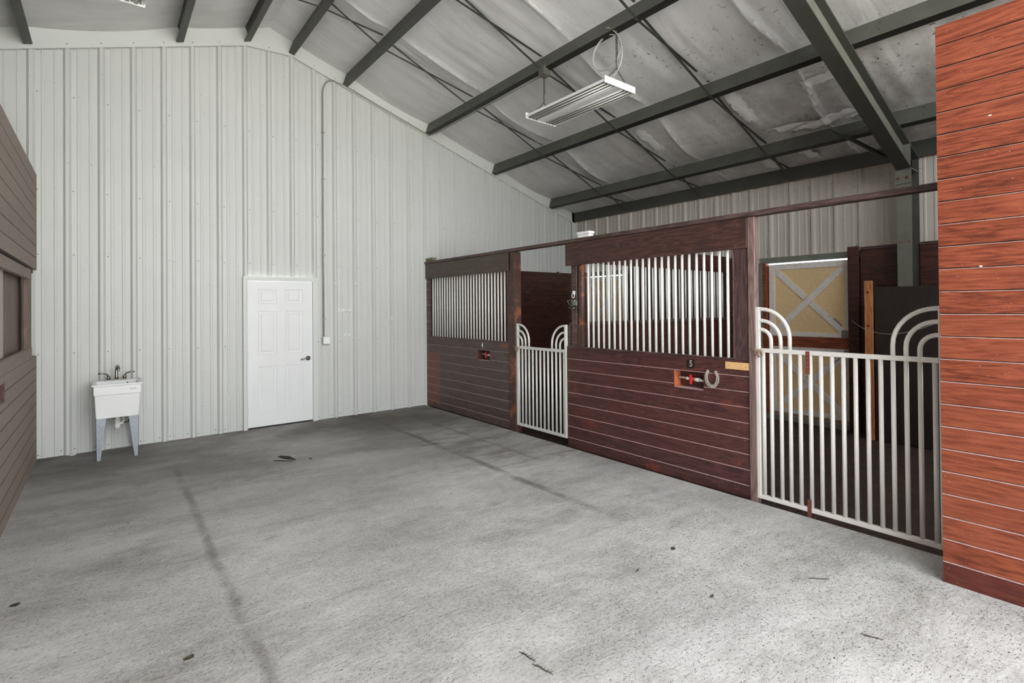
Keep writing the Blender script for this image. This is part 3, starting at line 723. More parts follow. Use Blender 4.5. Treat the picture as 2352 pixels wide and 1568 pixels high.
# ------------------------------------------------------------------ hung light fixtures
def light_fixture(cx, cy, z, lab):
    t = thing('strip_light', (cx, cy, z), lab, 'light', 'hanging strip lights')
    L, Wd = 1.31, .48
    m = MB(); x0, x1 = -Wd/2, Wd/2
    prof = [(x0, .004), (x0, .03), (x0+.06, .05), (-.055, .055), (-.055, .02), (.055, .02), (.055, .055), (x1-.06, .05), (x1, .03), (x1, .004)]
    prof2 = [(p, q+.004) for p, q in reversed(prof)]
    prof2 = [(x1+.002, .004), (x1+.002, .036), (x1-.06, .056), (.05, .064), (-.05, .064), (x0+.06, .056), (x0-.002, .036), (x0-.002, .004)]
    m.prism(prof+prof2, (cx, cy-L/2, z), (cx, cy+L/2, z), (1, 0, 0), (0, 0, 1)); m.build('reflector', M_white, t)
    for dx in (-.163, -.11, .11, .163, -.215, .215):
        m = MB(); m.box(cx+dx-.006, cx+dx+.006, cy-L/2+.02, cy+L/2-.02, z+.004, z+.03); m.build('channel_slot', M_cond, t)
    m = MB(); m.box(cx-.052, cx+.052, cy-L/2+.01, cy+L/2-.01, z+.002, z+.02); m.build('ballast_cover', M_white, t, .004)
    for sy in (-1, 1):
        m = MB(); y = cy+sy*L/2; m.box(cx+x0-.006, cx+x1+.006, y-.004, y+.004, z-.006, z+.066); m.build('end_plate', M_white, t)
    for k, dx in enumerate((-.19, -.135, -.085, .085, .135, .19)):
        m = MB(); m.tube([(cx+dx, cy-L/2+.03, z+.016), (cx+dx, cy+L/2-.03, z+.016)], .0127, 12); lt_ = m.build('tube_lamp', M_tube, t)
        for sy in (-1, 1): m = MB(); m.box(cx+dx-.011, cx+dx+.011, cy+sy*(L/2-.02)-.01, cy+sy*(L/2-.02)+.01, z+.0, z+.035); m.build('lamp_holder', M_cond, lt_)
    for yy, top in ((cy-L/2+.05, 4.65), (cy+L/2-.06, 4.60)):
        m = MB(); k = 0; zj = 4.22
        def links(a, b):
            a, b = Vector(a), Vector(b); d = b-a; n = max(2, int(d.length/.030)); dn = d.normalized()
            u = dn.cross(Vector((0, 1, 0))).normalized(); w = dn.cross(u)
            for i in range(n):
                c = a+d*((i+.5)/n); s = u if i % 2 else w; hl = .019
                m.tube([c+dn*hl*math.cos(q)+s*.008*math.sin(q) for q in [2*PI*j/8 for j in range(8)]], .003, 5, True)
        links((cx+.0, yy, zj), (cx+.0, yy, top)); links((cx+.015, yy, 4.34), (cx+.01, yy, top))
        links((cx-.15, yy+.04, z+.06), (cx, yy, zj)); links((cx+.15, yy-.02, z+.06), (cx, yy, zj))
        m.build('hanging_chain', M_chain, t)
    return t
light_fixture(4.255, 4.315, 3.995, 'white hanging strip light fixture with bare tubes under the right roof slope')
light_fixture(-.008, 4.315, 3.995, 'white hanging strip light fixture cut off by the top edge at upper left')
# cable loop
X = 4.27
m = MB()
P = [(4.27, 4.904, 4.64), (4.30, 4.78, 4.665), (4.30, 4.581, 4.66), (4.27, 4.21, 4.69), (4.26, 3.904, 4.714), (4.24, 3.80, 4.69), (4.25, 3.685, 4.57), (4.26, 3.638, 4.42), (4.26, 3.66, 4.24), (4.24, 3.80, 4.09), (4.24, 3.81, 4.05)]
def smooth(P, n=6):
    P = [Vector(p) for p in P]; out = []
    for i in range(len(P)-1):
        p0, p1, p2, p3 = P[max(i-1, 0)], P[i], P[i+1], P[min(i+2, len(P)-1)]
        for k in range(n):
            t_ = k/n; out.append(.5*((2*p1)+(-p0+p2)*t_+(2*p0-5*p1+4*p2-p3)*t_*t_+(-p0+3*p1-3*p2+p3)*t_**3))
    return out+[P[-1]]
m.tube(smooth(P), .006, 8)
for off in (0, .012):
    m.tube([(4.265+off, 3.865+.205*math.cos(a), 4.452+.185*math.sin(a)) for a in [2*PI*k/32 for k in range(32)]], .005, 8, True)
tag(m.build('cable_loop', M_wire), 'coiled grey power cable looped above the hanging light', 'cable')

# ------------------------------------------------------------------ stall fronts
XS = 4.238
fnS = lambda u, d, z: (XS+d, u, z)
def upright_bars(parent, ys, z0, z1, r, mat, axis='y', fixed=XS+.02, name='bar'):
    o = None
    for y in ys:
        if o is None:
            m = MB(); p = (fixed, y) if axis == 'y' else (y, fixed)
            m.tube([(p[0], p[1], z0), (p[0], p[1], z1)], r, 12); o = m.build(name, mat, parent); y00 = y
        else:
            dup(o, (0, y-y00, 0) if axis == 'y' else (y-y00, 0, 0), parent)
# stall 4
t4 = thing('stall_wall', (4.27, 6.75, 0), 'dusty brown plank stall front with barred window, beside the back wall', 'stall wall')
H4 = (6.125, 6.435, .885, 1.035)
m = MB(); planks(m, fnS, 5.63, 8.03, 0, 1.172, .035, holes=[H4]); m.build('lower_boards', [M_d4, M_lip], t4)
m = MB(); m.box(XS-.004, XS+.05, 5.63, 7.90, 1.172, 1.184); m.build('sill', M_rail, t4)
m = MB(); m.box(XS-.02, XS+.018, 5.60, 8.035, 2.152, 2.402); m.build('header_board', M_head, t4, .003)
m = MB(); planks(m, fnS, 7.89, 8.03, 1.175, 2.152, .03); m.build('stile', [M_d4, M_lip], t4)
m = MB(); m.box(XS+.03, XS+.07, 7.86, 7.89, 1.185, 2.152); m.build('window_jamb', M_orange if 0 else M_d5, t4)
m = MB(); m.box(XS, XS+.03, 5.63, 5.70, 1.184, 2.152); m.build('stile', M_head, t4)
upright_bars(t4, [7.812-.0782*k for k in range(27)], 1.18, 2.16, .0125, M_bar)
m = MB(); m.box(XS-.02, XS+.09, 5.50, 5.628, -.03, 2.40); m.build('post', M_peel, t4, .004)
m = MB(); m.box(XS-.002, XS+.0, 5.67, 5.85, 1.095, 1.155); m.build('faded_patch', M_ghost, t4)
# repainted redder boards at the far end
m = MB(); planks(m, lambda u, d, z: (XS-.0015+d, u, z), 7.55, 8.03, .06, .909, .004); m.build('repainted_boards', [M_peel if 0 else wood('repainted_red_boards', lin(92, 54, 46), lin(124, 74, 62), lin(142, 90, 76), lin(170, 150, 140), .02), M_lip], t4)
m = MB()   # ghost outline of a horseshoe
m.tube([(XS-.0005, 6.045+.055*math.cos(a), .985+.07*math.sin(a)) for a in [PI*.86+PI*1.28*k/14 for k in range(15)]], .004, 6)
m.build('horseshoe_mark', M_ghost, t4)
# stall 5
t5 = thing('stall_wall', (4.27, 3.37, 0), 'dark maroon plank stall front with barred window, in the middle of the row', 'stall wall')
H5 = (2.685, 3.005, .872, 1.035)
m = MB(); planks(m, fnS, 2.245, 4.505, 0, 1.175, .035, holes=[H5]); m.build('lower_boards', [M_d5, M_lip2], t5)
m = MB(); m.box(XS-.004, XS+.05, 2.245, 4.505, 1.175, 1.188); m.build('sill', M_rail, t5, .003)
m = MB(); m.box(XS-.02, XS+.018, 2.245, 4.51, 2.14, 2.402); m.build('header_board', wood('scuffed_red_header', lin(46, 29, 26), lin(72, 46, 40), lin(100, 64, 55), lin(190, 165, 150), .03, bh=9, patch=lin(140, 96, 80), patch_lo=.66), t5, .003)
m = MB(); m.box(XS-.0, XS+.035, 2.245, 2.372, 1.188, 2.14); m.build('stile', M_stile5, t5, .003)
m = MB(); m.box(XS-.014, XS+.055, 2.18, 2.243, -.03, 2.402); m.build('post', M_pink, t5, .004)
m = MB(); m.box(XS+.01, XS+.10, 4.35, 4.44, 1.188, 2.14); m.build('post', M_stile5 if 0 else M_rail, t5, .004)
m = MB(); m.tube([(XS+.05, 4.30, 1.44), (XS+.05, 4.30, 2.14)], .045, 14); m.box(XS+.005, XS+.09, 4.25, 4.345, 1.188, 1.45); m.build('round_post', M_peel, t5, .004)
m = MB()
for k in range(3): m.box(XS+.02, XS+.05, 4.455+k*.019, 4.469+k*.019, 1.175, 1.43)
m.build('ribbed_cleat', M_rail, t5)
upright_bars(t5, [4.170-.0784*k for k in range(23)], 1.18, 2.15, .0125, M_bar)
m = MB(); m.box(XS+.012, XS+.04, 2.374, 2.394, 1.188, 2.14); m.build('window_jamb', M_pink, t5)
# continuous rail
m = MB(); m.box(XS-.03, XS+.065, .80, 8.035, 2.405, 2.447)
tag(m.build('top_rail', M_rail, None, .004), 'long weathered timber rail running along the top of the stall fronts', 'rail')
# recess boxes behind valve openings, with valves
def recess(H, parent, mats, depth=.11):
    m = MB(); y0, y1, z0, z1 = H; a = XS+.035; b = XS+depth
    m.box(a, b, y0-.012, y0, z0-.012, z1+.012); m.box(XS+.001, b, y1-.001, y1+.012, z0-.012, z1+.012, 1); m.box(XS+.001, b, y0, y1, z0-.012, z0+.002, 2); m.box(a, b, y0, y1, z1, z1+.012); m.box(b-.008, b, y0, y1, z0, z1)
    m.build('valve_recess', mats, parent)
recess(H4, t4, [M_d5, M_d5, M_lip2]); recess(H5, t5, [M_d5, M_orange, M_lip2])
def valve(cy, cz, half, lab):
    x = XS+.062; t = thing('water_valve', (x, cy, cz), lab, 'valve', 'water valves')
    m = MB(); m.tube([(x, cy+half, cz+.008), (x, cy-half, cz-.006)], .011, 12); m.tube([(x, cy+half*.45, cz+.004), (x, cy+half*.2, cz+.002)], .016, 12); m.tube([(x, cy-half*.2, cz), (x, cy-half*.5, cz-.002)], .019, 12); m.tube([(x, cy-half*.55, cz-.002), (x, cy-half*.7, cz-.003)], .015, 12)
    m.build('pipe', M_pvc, t)
    m = MB(); m.tube([(x-.02, cy, cz-.0), (x+.01, cy, cz)], .020, 12); m.box(x-.034, x-.018, cy-.012, cy+.012, cz-.045, cz+.045); m.build('handle', M_redv, t, .004, 2)
valve(6.28, .965, .135, 'white pipe with red valve handle in the recess of the far stall front')
valve(2.845, .955, .145, 'white pipe with red valve handle in the recess of the middle stall front')
RS = (PI/2, 0, -PI/2)
o = text('4', .10, (XS-.002, 6.312, 1.105), RS, M_white, 'stall_number', .002, label='pale metal number 4 on the far stall front', cat='number', sx=.8, bold=.002)
m = MB(); m.box(XS-.004, XS, 2.775, 2.86, 1.065, 1.148)
o = m.build('number_plate', M_black, None, .001); tag(o, 'dark number plate with digit 5 on the middle stall front', 'number')
text('5', .082, (XS-.0055, 2.815, 1.107), RS, M_brass, 'digit', .0015, o, sx=.85, bold=.002)
m = MB(); m.box(XS-.012, XS, 2.238, 2.462, 1.092, 1.155)
o = m.build('name_plate', M_plate, None, .002); tag(o, 'blank yellow wooden name plate on the middle stall front', 'plate')
for y in (2.27, 2.43): m = MB(); m.lathe([(.003, 0), (.003, .002)], (XS-.012, y, 1.124), (-1, 0, 0), 8); m.build('screw', M_black, o)
# horseshoe
m = MB(); A = [(-.062+PI)]; cy, cz = 2.597, .995
prof = [(0, -.011), (.012, -.011), (.012, .011), (0, .011)]
path = []
for k in range(25):
    a = math.radians(-232+(284)*k/24)    # open at the top
    a = math.radians(128+(284)*k/24)
    r = 1.0
    path.append(Vector((0, cy+.058*math.cos(a)*(1 if math.sin(a) < .3 else .94), cz+(.075*math.sin(a) if math.sin(a) < 0 else .085*math.sin(a)))))
for i in range(24):
    p, q = path[i], path[i+1]; d = (q-p).normalized(); w = Vector((0, -d.z, d.y))
    hw = .011+.003*math.sin(PI*i/24)
    d0 = (path[min(i+1, 24)]-path[max(i-1, 0)]).normalized(); w0 = Vector((0, -d0.z, d0.y)); d1 = (path[min(i+2, 24)]-path[i]).normalized(); w1 = Vector((0, -d1.z, d1.y))
    X0, X1 = Vector((XS-.013, 0, 0)), Vector((XS-.001, 0, 0))
    m.hexa([X0+p-w0*hw, X0+q-w1*hw, X0+q+w1*hw, X0+p+w0*hw, X1+p-w0*hw, X1+q-w1*hw, X1+q+w1*hw, X1+p+w0*hw])
    if 2 < i < 21 and i not in (11, 12): m.box(XS-.0145, XS-.013, p.y-.003, p.y+.003, p.z-.003, p.z+.003, 1)
tag(m.build('horseshoe', [M_iron, M_black]), 'worn iron horseshoe nailed open end up beside the valve recess', 'horseshoe')
# tie ring and bracket hanging on stall 5's post
m = MB(); m.box(XS-.004, XS+.01, 4.375, 4.405, 1.80, 1.84)
m.tube([(XS-.01, 4.388+.022*math.cos(a), 1.785+.028*math.sin(a)) for a in [2*PI*k/16 for k in range(16)]], .004, 6, True)
tag(m.build('tie_ring', M_white), 'small pale metal tie ring on the post left of the barred window', 'ring')
m = MB()
m.tube(smooth([(XS+.0, 4.36, 1.72), (XS-.03, 4.45, 1.73), (XS-.03, 4.44, 1.69), (XS-.02, 4.40, 1.66), (XS, 4.33, 1.66)]), .0045, 6)
m.tube([(XS, 4.36, 1.73), (XS-.02, 4.41, 1.72), (XS-.02, 4.40, 1.66)], .006, 6)
m.tube([(XS+.0, 4.37, 1.64), (XS-.02, 4.42, 1.635), (XS-.03, 4.45, 1.65)], .005, 6)
m.box(XS-.003, XS+.012, 4.34, 4.41, 1.67, 1.72, 1)
tag(m.build('bridle_bracket', [M_chrome, M_green]), 'small metal bridle bracket under the tie ring', 'bracket')
# boxes on the rail
m = MB(); m.box(4.225, 4.30, 4.12, 4.30, 2.447, 2.485); m.box(4.215, 4.31, 4.11, 4.31, 2.485, 2.515)
tag(m.build('insulator_box', M_sink, None, .006, 2), 'small white plastic box sitting on the top rail above the middle stall', 'box')
m = MB(); m.box(4.235, 4.30, 7.78, 8.02, 2.447, 2.48); m.box(4.225, 4.31, 7.77, 8.03, 2.48, 2.505)
tag(m.build('insulator_box', M_moss, None, .006, 2), 'small mossy green box on the top rail against the back wall', 'box')

# ------------------------------------------------------------------ gates
def gate(name, lab, xg, yl, yr, bars, zb, zr, zt, mat, r, arcs):
    # yl far stile, yr near stile
    t = thing(name, (xg, (yl+yr)/2, 0), lab, 'gate', 'barred stall gates')
    s = .017
    for y in (yl-s, yr+s):
        m = MB(); m.box(xg-s, xg+s, y-s, y+s, zb, zt); m.build('stile', mat, t, .003)
    m = MB(); m.box(xg-s, xg+s, yr+2*s, yl-2*s, zr-s, zr+s); m.build('top_rail', mat, t, .003)
    m = MB(); m.box(xg-s, xg+s, yr+2*s, yl-2*s, zb, zb+.034); m.build('bottom_rail', mat, t, .003)
    o = None
    for y in bars:
        if o is None: m = MB(); m.tube([(xg, y, zb+.034), (xg, y, zr-s)], r, 12); o = m.build('bar', mat, t); y00 = y
        else: dup(o, (0, y-y00, 0), t)
    for side, yb_, zz in arcs:
        ys_ = yl-2*s if side > 0 else yr+2*s
        w = abs(ys_-yb_); R = min(w, zz-zr-s-.005)*.98
        sg = -1 if side > 0 else 1           # direction from stile to the bar
        P = [(xg, ys_, zz)]
        yc_, zc_ = yb_-sg*R, zz-R
        for k in range(9):
            a = PI/2*(1-k/8); P.append((xg, yc_+sg*R*math.cos(a), zc_+R*math.sin(a)))
        P.append((xg, yb_, zr+s))
        m = MB(); m.tube(P, r, 12); m.build('arc', mat, t)
    return t
B5 = [2.126, 2.06, 1.981, 1.908, 1.83, 1.752, 1.674, 1.595, 1.517, 1.436, 1.355, 1.275, 1.200, 1.122, 1.043, .962]
g5 = gate('stall_gate', 'wide silver barred gate of the nearest stall, between maroon front and red plank wall', XS+.012, 2.186, .905, B5, .030, 1.272, 1.635, M_gate, .0155,
          [(1, 1.908, 1.618), (1, 1.981, 1.522), (1, 2.06, 1.447), (-1, 1.200, 1.618), (-1, 1.122, 1.53), (-1, 1.043, 1.44)])
B4 = [5.455, 5.386, 5.316, 5.245, 5.171, 5.096, 5.02, 4.945, 4.87, 4.795, 4.72, 4.648, 4.58]
g4 = gate('stall_gate', 'narrow silver barred gate between the far and middle stall fronts', XS+.012, 5.498, 4.525, B4, .085, 1.122, 1.438, M_gate4, .0135,
          [(1, 5.245, 1.425), (1, 5.316, 1.345), (1, 5.386, 1.27), (-1, 4.795, 1.425), (-1, 4.72, 1.345), (-1, 4.648, 1.27)])
def holes_strip(parent, z0, z1, y):
    m = MB(); x = XS-.010; m.box(x, x+.005, y-.014, y+.014, z0, z1)
    n = int((z1-z0)/.03)
    for i in range(n): m.lathe([(.006, 0), (.006, .001)], (x, y, z0+(i+.5)*(z1-z0)/n), (-1, 0, 0), 8, 1)
    tag(m.build('slotted_strap', [M_rust, M_pink], parent), 'rusted slotted strap')
holes_strip(g5, 1.11, 1.285, 1.764); holes_strip(g5, -.02, .13, 1.764)
def latch(parent, y, z, wallx):
    m = MB(); x = XS-.02
    m.tube([(x+.01, y+.05, z+.004), (x+.0, y-.01, z), (x, y-.055, z-.004)], .009, 8)
    m.tube([(x-.005, y-.012+.022*math.cos(a), z-.022+.018*math.sin(a)) for a in [2*PI*k/12 for k in range(12)]], .005, 6, True)
    m.tube([(x-.012, y-.045+.018*math.cos(a), z-.026+.022*math.sin(a)) for a in [2*PI*k/12 for k in range(12)]], .005, 6, True)
    m.tube([(x-.006, y-.0, z-.02), (x-.012, y-.03, z-.055), (x-.006, y-.06, z-.035)], .006, 6)
    m.build('chain_latch', M_latch, parent)
latch(g5, 2.175, 1.272, 0); latch(g4, 5.488, 1.122, 0)

# ------------------------------------------------------------------ red plank wall, right
XW = 3.83
t = thing('plank_wall', (3.9, -.3, 0), 'tall bright red-brown plank wall at the right edge, nearest the camera', 'wall panel')
m = MB(); planks(m, lambda u, d, z: (XW+d, u, z), Y0, .842, 0, 3.305, .03, zg=.129, ch=.009, gap=.0045); m.build('planks', [M_red, M_lip2], t)
m = MB(); m.box(XW+.03, XW+.09, .80, .841, 0, 3.30); m.box(XW+.03, XW+.4, .78, .80, 0, 3.30); m.box(XW+.03, 4.30, .70, .78, 0, 3.3); m.build('end_post', M_d5, t)
m = MB(); m.box(XW-.0015, XW+.0, .642, .655, 1.855, 1.862); m.build('paint_chip', M_white, t)
m = MB(); m.box(XW-.0015, XW, .592, .606, 2.70, 2.705); m.build('paint_chip', M_white, t)

# ------------------------------------------------------------------ left plank wall with sliding shutter
XLW = -.60
fnL = lambda u, d, z: (XLW-d, u, z)
t = thing('stall_wall', (-.64, 5, 0), 'faded brown plank stall front with sliding shutter along the left edge', 'stall wall')
HV = (5.40, 5.64, .965, 1.11)
m = MB(); planks(m, fnL, Y0, 8.0, 0, 1.165, .035, holes=[HV], ch=.007, lip=1); m.build('lower_boards', [M_left, M_leftd], t)
m = MB(); planks(m, fnL, Y0, 8.03, 2.12, 3.19, .035, ch=.007, lip=1, zg=2.12); m.build('upper_boards', [M_left, M_leftd], t)
m = MB(); m.box(XLW-.04, XLW-.0, Y0, 7.55, 1.165, 1.275); m.build('sill', M_left, t, .003)
m = MB(); m.box(XLW-.04, XLW+.0, Y0, 7.40, 1.985, 2.085); m.build('track_board', M_left, t, .003)
m = MB(); m.box(XLW-.05, XLW-.03, Y0, 8.0, 2.08, 2.12); m.build('track_gap', M_leftd, t)
m = MB(); m.box(XLW-.045, XLW-.01, 7.30, 7.62, 1.16, 2.10); m.build('stile', M_leftv, t, .003)
m = MB(); m.box(XLW-.10, XLW-.08, Y0, 8.0, 1.1, 2.2); m.build('back_boards', M_leftv, t)
m = MB(); m.box(XLW-.062, XLW-.042, 3.6, 5.96, 1.28, 1.99)
m.build('sliding_shutter', M_leftp, t)
m = MB(); y0, y1, z0, z1 = HV
m.box(XLW-.13, XLW+.001, y1-.003, y1+.012, z0-.012, z1+.012); m.box(XLW-.13, XLW-.035, y0-.012, y0, z0, z1); m.box(XLW-.13, XLW-.035, y0, y1, z0-.012, z0); m.box(XLW-.13, XLW-.035, y0, y1, z1, z1+.012); m.box(XLW-.13, XLW-.12, y0, y1, z0, z1)
m.build('valve_recess', M_d5, t)
x = XLW-.05
tv = thing('water_valve', (x, 5.47, 1.03), 'white pipe with red valve handle in the left plank wall, at the photo edge', 'valve', 'water valves')
m = MB(); m.tube([(x, 5.41, 1.03), (x, 5.63, 1.03)], .011, 10); m.build('pipe', M_pvc, tv)
m = MB(); m.tube([(x+.02, 5.47, 1.03), (x, 5.47, 1.03)], .02, 10); m.box(x+.02, x+.034, 5.458, 5.482, .985, 1.075); m.build('handle', M_redv, tv, .003)

# ------------------------------------------------------------------ stall interiors
t = thing('stall_partition', (6.0, 4.49, 0), 'dark wooden partition with upright bars between the two stalls', 'stall wall')
m = MB(); planks(m, lambda u, d, z: (u, 4.475+d, z), 4.29, 7.76, -.03, 1.43, .04, bh=.235, zg=.02, ch=.004, lip=0); m.build('lower_boards', M_intx, t)
m = MB(); m.box(4.29, 7.76, 4.475, 4.515, 2.19, 2.44); m.build('header_board', M_intx, t)
m = MB(); m.box(4.29, 7.76, 4.465, 4.525, 1.43, 1.465); m.build('sill', M_rail, t)
upright_bars(t, [4.618+.078*k for k in range(40)], 1.465, 2.19, .0125, M_bar, 'x', 4.495)
t = thing('stall_lining', (6.0, 7.98, 0), 'dark wooden boards lining the back wall inside the far stall', 'stall wall')
m = MB(); planks(m, lambda u, d, z: (u, 7.955+d, z), 4.32, 7.68, -.03, 2.367, .03, bh=.235, zg=.02, ch=.004, lip=0); m.build('boards', M_intx, t)
m = MB(); m.lathe([(.02, 0), (.03, .012), (.01, .022)], (7.25, 7.97, 2.367), (0, 0, 1), 10); m.build('knob', M_black, t)
fnX = lambda u, d, z: (7.71+d, u, z)
for a, b, l in ((Y0+.4, 2.53, 'dark boards lining the side wall behind the nearest gate'), (3.99, 6.46, 'dark wooden boards lining the side wall between the two tan doors')):
    t = thing('stall_lining', (7.72, (a+b)/2, 0), l, 'stall wall')
    for p, q in (((a, YF-.085), (YF+.085, b)) if a < 0 else ((a, b),)):
        m = MB(); planks(m, fnX, p, q, -.03, 2.375, .03, bh=.235, zg=.02, ch=.004, lip=0); m.build('boards', M_int, t)
    m = MB()
    for p, q in (((a, YF-.085), (YF+.085, b)) if a < 0 else ((a, b),)): m.box(7.70, 7.76, p, q, 2.375, 2.41)
    m.build('cap_rail', M_rail, t)
m = MB(); m.box(7.66, 7.70, 2.535, 2.668, -.04, 2.42); tag(m.build('door_post', M_int, None, .004), 'dark wooden post on the right side of the nearest tan door', 'post')
m = MB(); m.box(7.66, 7.70, 3.95, 3.985, -.04, 2.35); tag(m.build('door_post', M_int, None, .004), 'dark narrow post on the left side of the nearest tan door', 'post')
m = MB(); m.box(7.375, 7.395, .30, 2.27, -.04, 1.862); tag(m.build('plywood_panel', M_panel, None, .003), 'near-black board standing in front of the steel column inside the stall', 'panel')
m = MB(); m.box(7.35, 7.39, 2.285, 2.375, -.04, 1.945)
o = tag(m.build('timber_stud', M_fresh, None, .004), 'orange pine stud standing upright beside the black board', 'post')
for z in (1.80, 1.38, .6): m = MB(); m.lathe([(.016, 0), (.016, .002)], (7.35, 2.335, z), (-1, 0, 0), 10); m.build('knot', M_rust, o)
m = MB(); P0, P1 = Vector((7.64, 2.62, 1.44)), Vector((4.36, .95, 1.53))
m.tube([P0.lerp(P1, k/24)-Vector((0, 0, .13*4*(k/24)*(1-k/24))) for k in range(25)], .0035, 6)
tag(m.build('slack_wire', M_wire), 'thin pale wire sagging across the nearest stall behind the gate', 'wire')

# dutch doors
def dutch(y0, y1, lab, n, gap=.03):
    xf = 7.775
    root = thing('dutch_door', (xf, (y0+y1)/2, 0), lab, 'door', 'tan dutch doors')
    def leaf(z0, z1, nm):
        m = MB(); m.box(xf+.012, xf+.03, y0, y1, z0, z1); lf = m.build(nm, M_tan, root)
        w = .085
        m = MB(); m.box(xf, xf+.014, y0, y1, z1-w, z1); m.box(xf, xf+.014, y0, y1, z0, z0+w*.8); m.box(xf, xf+.014, y0, y0+w*.75, z0+w*.8, z1-w); m.box(xf, xf+.014, y1-w, y1, z0+w*.8, z1-w)
        m.build('frame', M_frame, lf, .002)
        m = MB(); a0, a1, b0, b1 = y0+w*.75, y1-w, z0+w*.8, z1-w
        k = .05
        d = Vector((0, a1-a0, b1-b0)).normalized(); 
        m.bar((xf+.006, a0+.03, b0+.03), (xf+.006, a1-.03, b1-.03), .012, .085, 0, (1, 0, 0)) if 0 else None
        def diag(p, q, xo):
            p, q = Vector(p), Vector(q); dd = (q-p).normalized(); w_ = Vector((0, -dd.z, dd.y))
            m.prism([(-.042, 0), (.042, 0), (.042, .012), (-.042, .012)], p, q, w_, Vector((1, 0, 0)))
        diag((xf+.001, a1-.03, b0+.02), (xf+.001, a0+.03, b1-.02), 0)
        c = Vector((xf+.001, (a0+a1)/2, (b0+b1)/2)); P, Q = Vector((xf+.0015, a0+.03, b0+.02)), Vector((xf+.0015, a1-.03, b1-.02))
        dd = (Q-P).normalized(); diag(P, c-dd*.06, 0); diag(c+dd*.06, Q, 0)
        m.build('cross_brace', M_frame, lf)
        return lf
    u = leaf(1.19, 2.262, 'upper_leaf'); l = leaf(.06, 1.045, 'lower_leaf')
    m = MB(); m.box(xf-.01, xf-.0, y0+.0, y0+.11, 1.20, 1.30); m.tube([(xf-.015, y0+.10, 1.36), (xf-.02, y0+.15, 1.42), (xf-.015, y0+.20, 1.46)], .008, 6); m.build('latch', M_cond, u)
    m = MB(); m.box(xf-.01, xf, y0, y0+.08, .98, 1.03); m.tube([(xf-.012, y0+.13, .92), (xf-.02, y0+.17, .88), (xf-.012, y0+.21, .85)], .008, 6); m.build('latch', M_cond, l)
    m = MB(); m.box(xf+.045, xf+.06, y0-.1, y1+.1, -.05, 2.262); m.build('light_stop_board', M_tan, root)  # added behind the leaves to stop daylight leaking through the gaps
    m = MB(); m.box(xf-.005, xf+.04, y0, y1, 1.04, 1.195); m.build('middle_strip', M_freshy, root)
    m = MB(); m.box(xf-.01, xf+.06, y0-.10, y1+.14, 2.283, 2.37); m.build('lintel', M_green, root)
    m = MB(); m.box(xf-.06, xf+.03, y1+.015, y1+.065, -.04, 2.292); m.build('jamb', M_freshy, root)
    m = MB(); m.box(xf-.06, xf+.05, y1+.07, y1+.13, -.04, 2.292); m.build('steel_jamb', M_green, root)
    m = MB(); m.box(xf+.0, xf+.06, y0-.14, y0-.004, -.04, 2.292); m.build('jamb', M_int, root)
    m = MB(); m.box(xf-.09, xf+.06, y0-.1, y1+.14, -.06, .02); m.build('threshold', M_cond, root)
dutch(2.68, 3.79, 'tan dutch door with pale X braces seen through the nearest gate', 5)
dutch(6.60, 7.66, 'tan dutch door with pale X braces glimpsed through the barred windows in the far stall', 4)

# ------------------------------------------------------------------ floor litter
m = MB()
for (a, b, w) in (((1.452, 6.15), (1.60, 6.02), .010),):
    m.tube([(1.40, 6.17, .008), (1.47, 6.11, .008), (1.56, 6.02, .006)], [.003, .005, .003], 6)
m.tube([(1.50, 6.30, .012), (1.56, 6.18, .012), (1.60, 6.06, .008)], [.006, .016, .004], 8); m.tube([(1.48, 6.30, .010), (1.53, 6.18, .010), (1.59, 6.06, .008)], [.004, .009, .003], 8)
tag(m.build('dry_leaf', M_leaf), 'dry dark folded leaf with stalk on the floor in front of the back door', 'leaf')
def twig(x, y, a, L, lab):
    m = MB(); r = random.Random(int(x*1000)); d = Vector((math.cos(a), math.sin(a), 0)); s = Vector((-d.y, d.x, 0)); c = Vector((x, y, .004))
    m.tube([c+d*L*(k/6-.5)+s*r.uniform(-.004, .004) for k in range(7)], [.001, .002, .0025, .002, .002, .0015, .001], 6)
    for k in range(1, 6):
        p = c+d*L*(k/6-.5); m.tube([p, p+d*.01+s*r.choice((-1, 1))*.012+Vector((0, 0, .003))], [.0015, .0006], 5)
    tag(m.build('twig', M_twig), lab, 'twig', 'twigs on the floor')
twig(1.53, 1.92, -1.45, .11, 'dark twig lying at the bottom centre of the floor, farther of two in line')
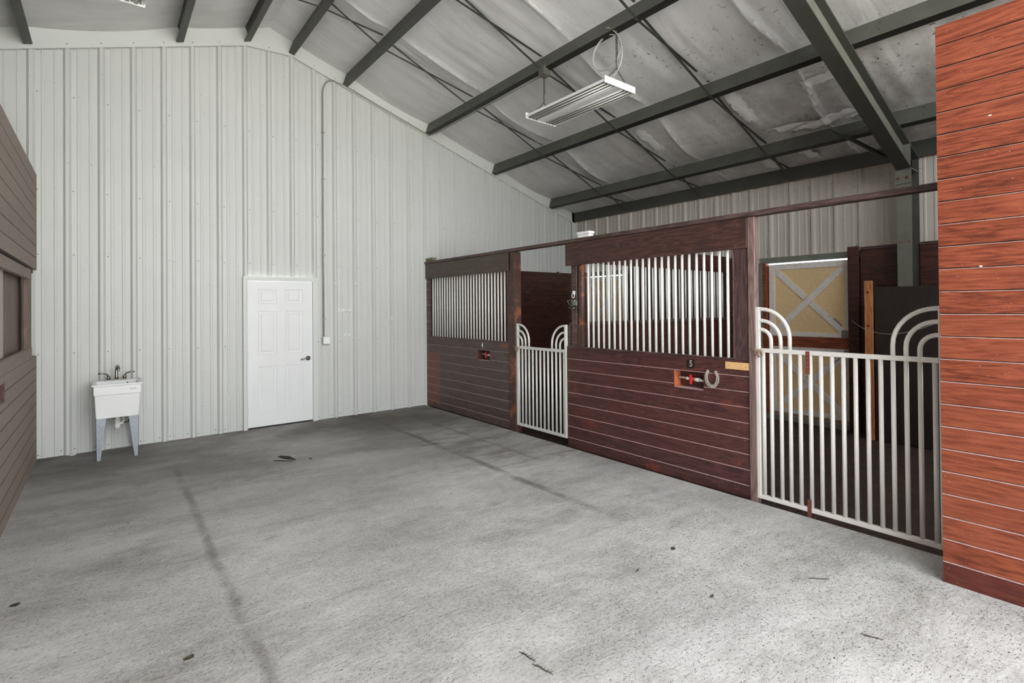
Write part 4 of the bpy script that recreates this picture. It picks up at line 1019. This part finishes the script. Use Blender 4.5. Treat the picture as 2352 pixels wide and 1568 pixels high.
twig(1.53, 1.81, -1.35, .12, 'dark twig lying at the bottom centre of the floor, nearer of two in line')
twig(3.30, 1.33, -.8, .12, 'dark twig on the floor left of the red wall corner')
twig(2.92, .93, -1.2, .10, 'dark twig lying lower right on the floor, nearest the camera')
twig(2.55, 2.10, .4, .05, 'short dark twig on the floor ahead of the nearest gate')
def chip(x, y, s, lab, nm='dry_leaf', cat='leaf'):
    m = MB(); r = random.Random(int(y*999)); n = 9
    top = [(x+s*(1+.4*r.uniform(-1, 1))*math.cos(2*PI*k/n), y+s*.6*(1+.4*r.uniform(-1, 1))*math.sin(2*PI*k/n), .003+.006*r.random()) for k in range(n)]
    c = (x, y, .012)
    for k in range(n): m.poly([top[k], top[(k+1) % n], c])
    m.poly([(p[0], p[1], .001) for p in top])
    tag(m.build(nm, M_leaf), lab, cat, 'leaf bits on the floor')
chip(.302, 2.956, .022, 'small dark crumpled leaf bit on the floor at lower left centre')
chip(-.397, 4.12, .022, 'small dark crumpled leaf bit near the left edge of the floor')
chip(2.97, 2.13, .022, 'small dark curled leaf bit on the floor right of centre')
chip(1.738, 6.0, .018, 'small dark leaf bit right of the folded leaf before the back door')
chip(2.646, 1.64, .016, 'small dark leaf bit on the floor right of bottom centre')
# grit
m = MB(); r = random.Random(5)
for i in range(3600):
    if i < 2400: x = 3.78-abs(r.gauss(0, .9)); y = r.uniform(.1, 2.4)+r.gauss(0, .2)
    else: x = r.uniform(-.5, 4.1); y = r.uniform(1.2, 7.8)
    if x > 3.8 and y < .9: continue
    s = r.uniform(.0009, .0028); a = r.uniform(0, PI); l = s*r.uniform(1, 3.2)
    c, d = math.cos(a), math.sin(a)
    b = [(x+c*l, y+d*l, .0005), (x-d*s, y+c*s, .0005), (x-c*l, y-d*l, .0005), (x+d*s, y-c*s, .0005)]
    tp = (x, y, .0005+s)
    for k in range(4): m.poly([b[k], b[(k+1) % 4], tp])
tag(m.build('floor_debris', M_twig), 'fine dark plant litter and grit scattered over the concrete', 'debris', None, 'stuff')
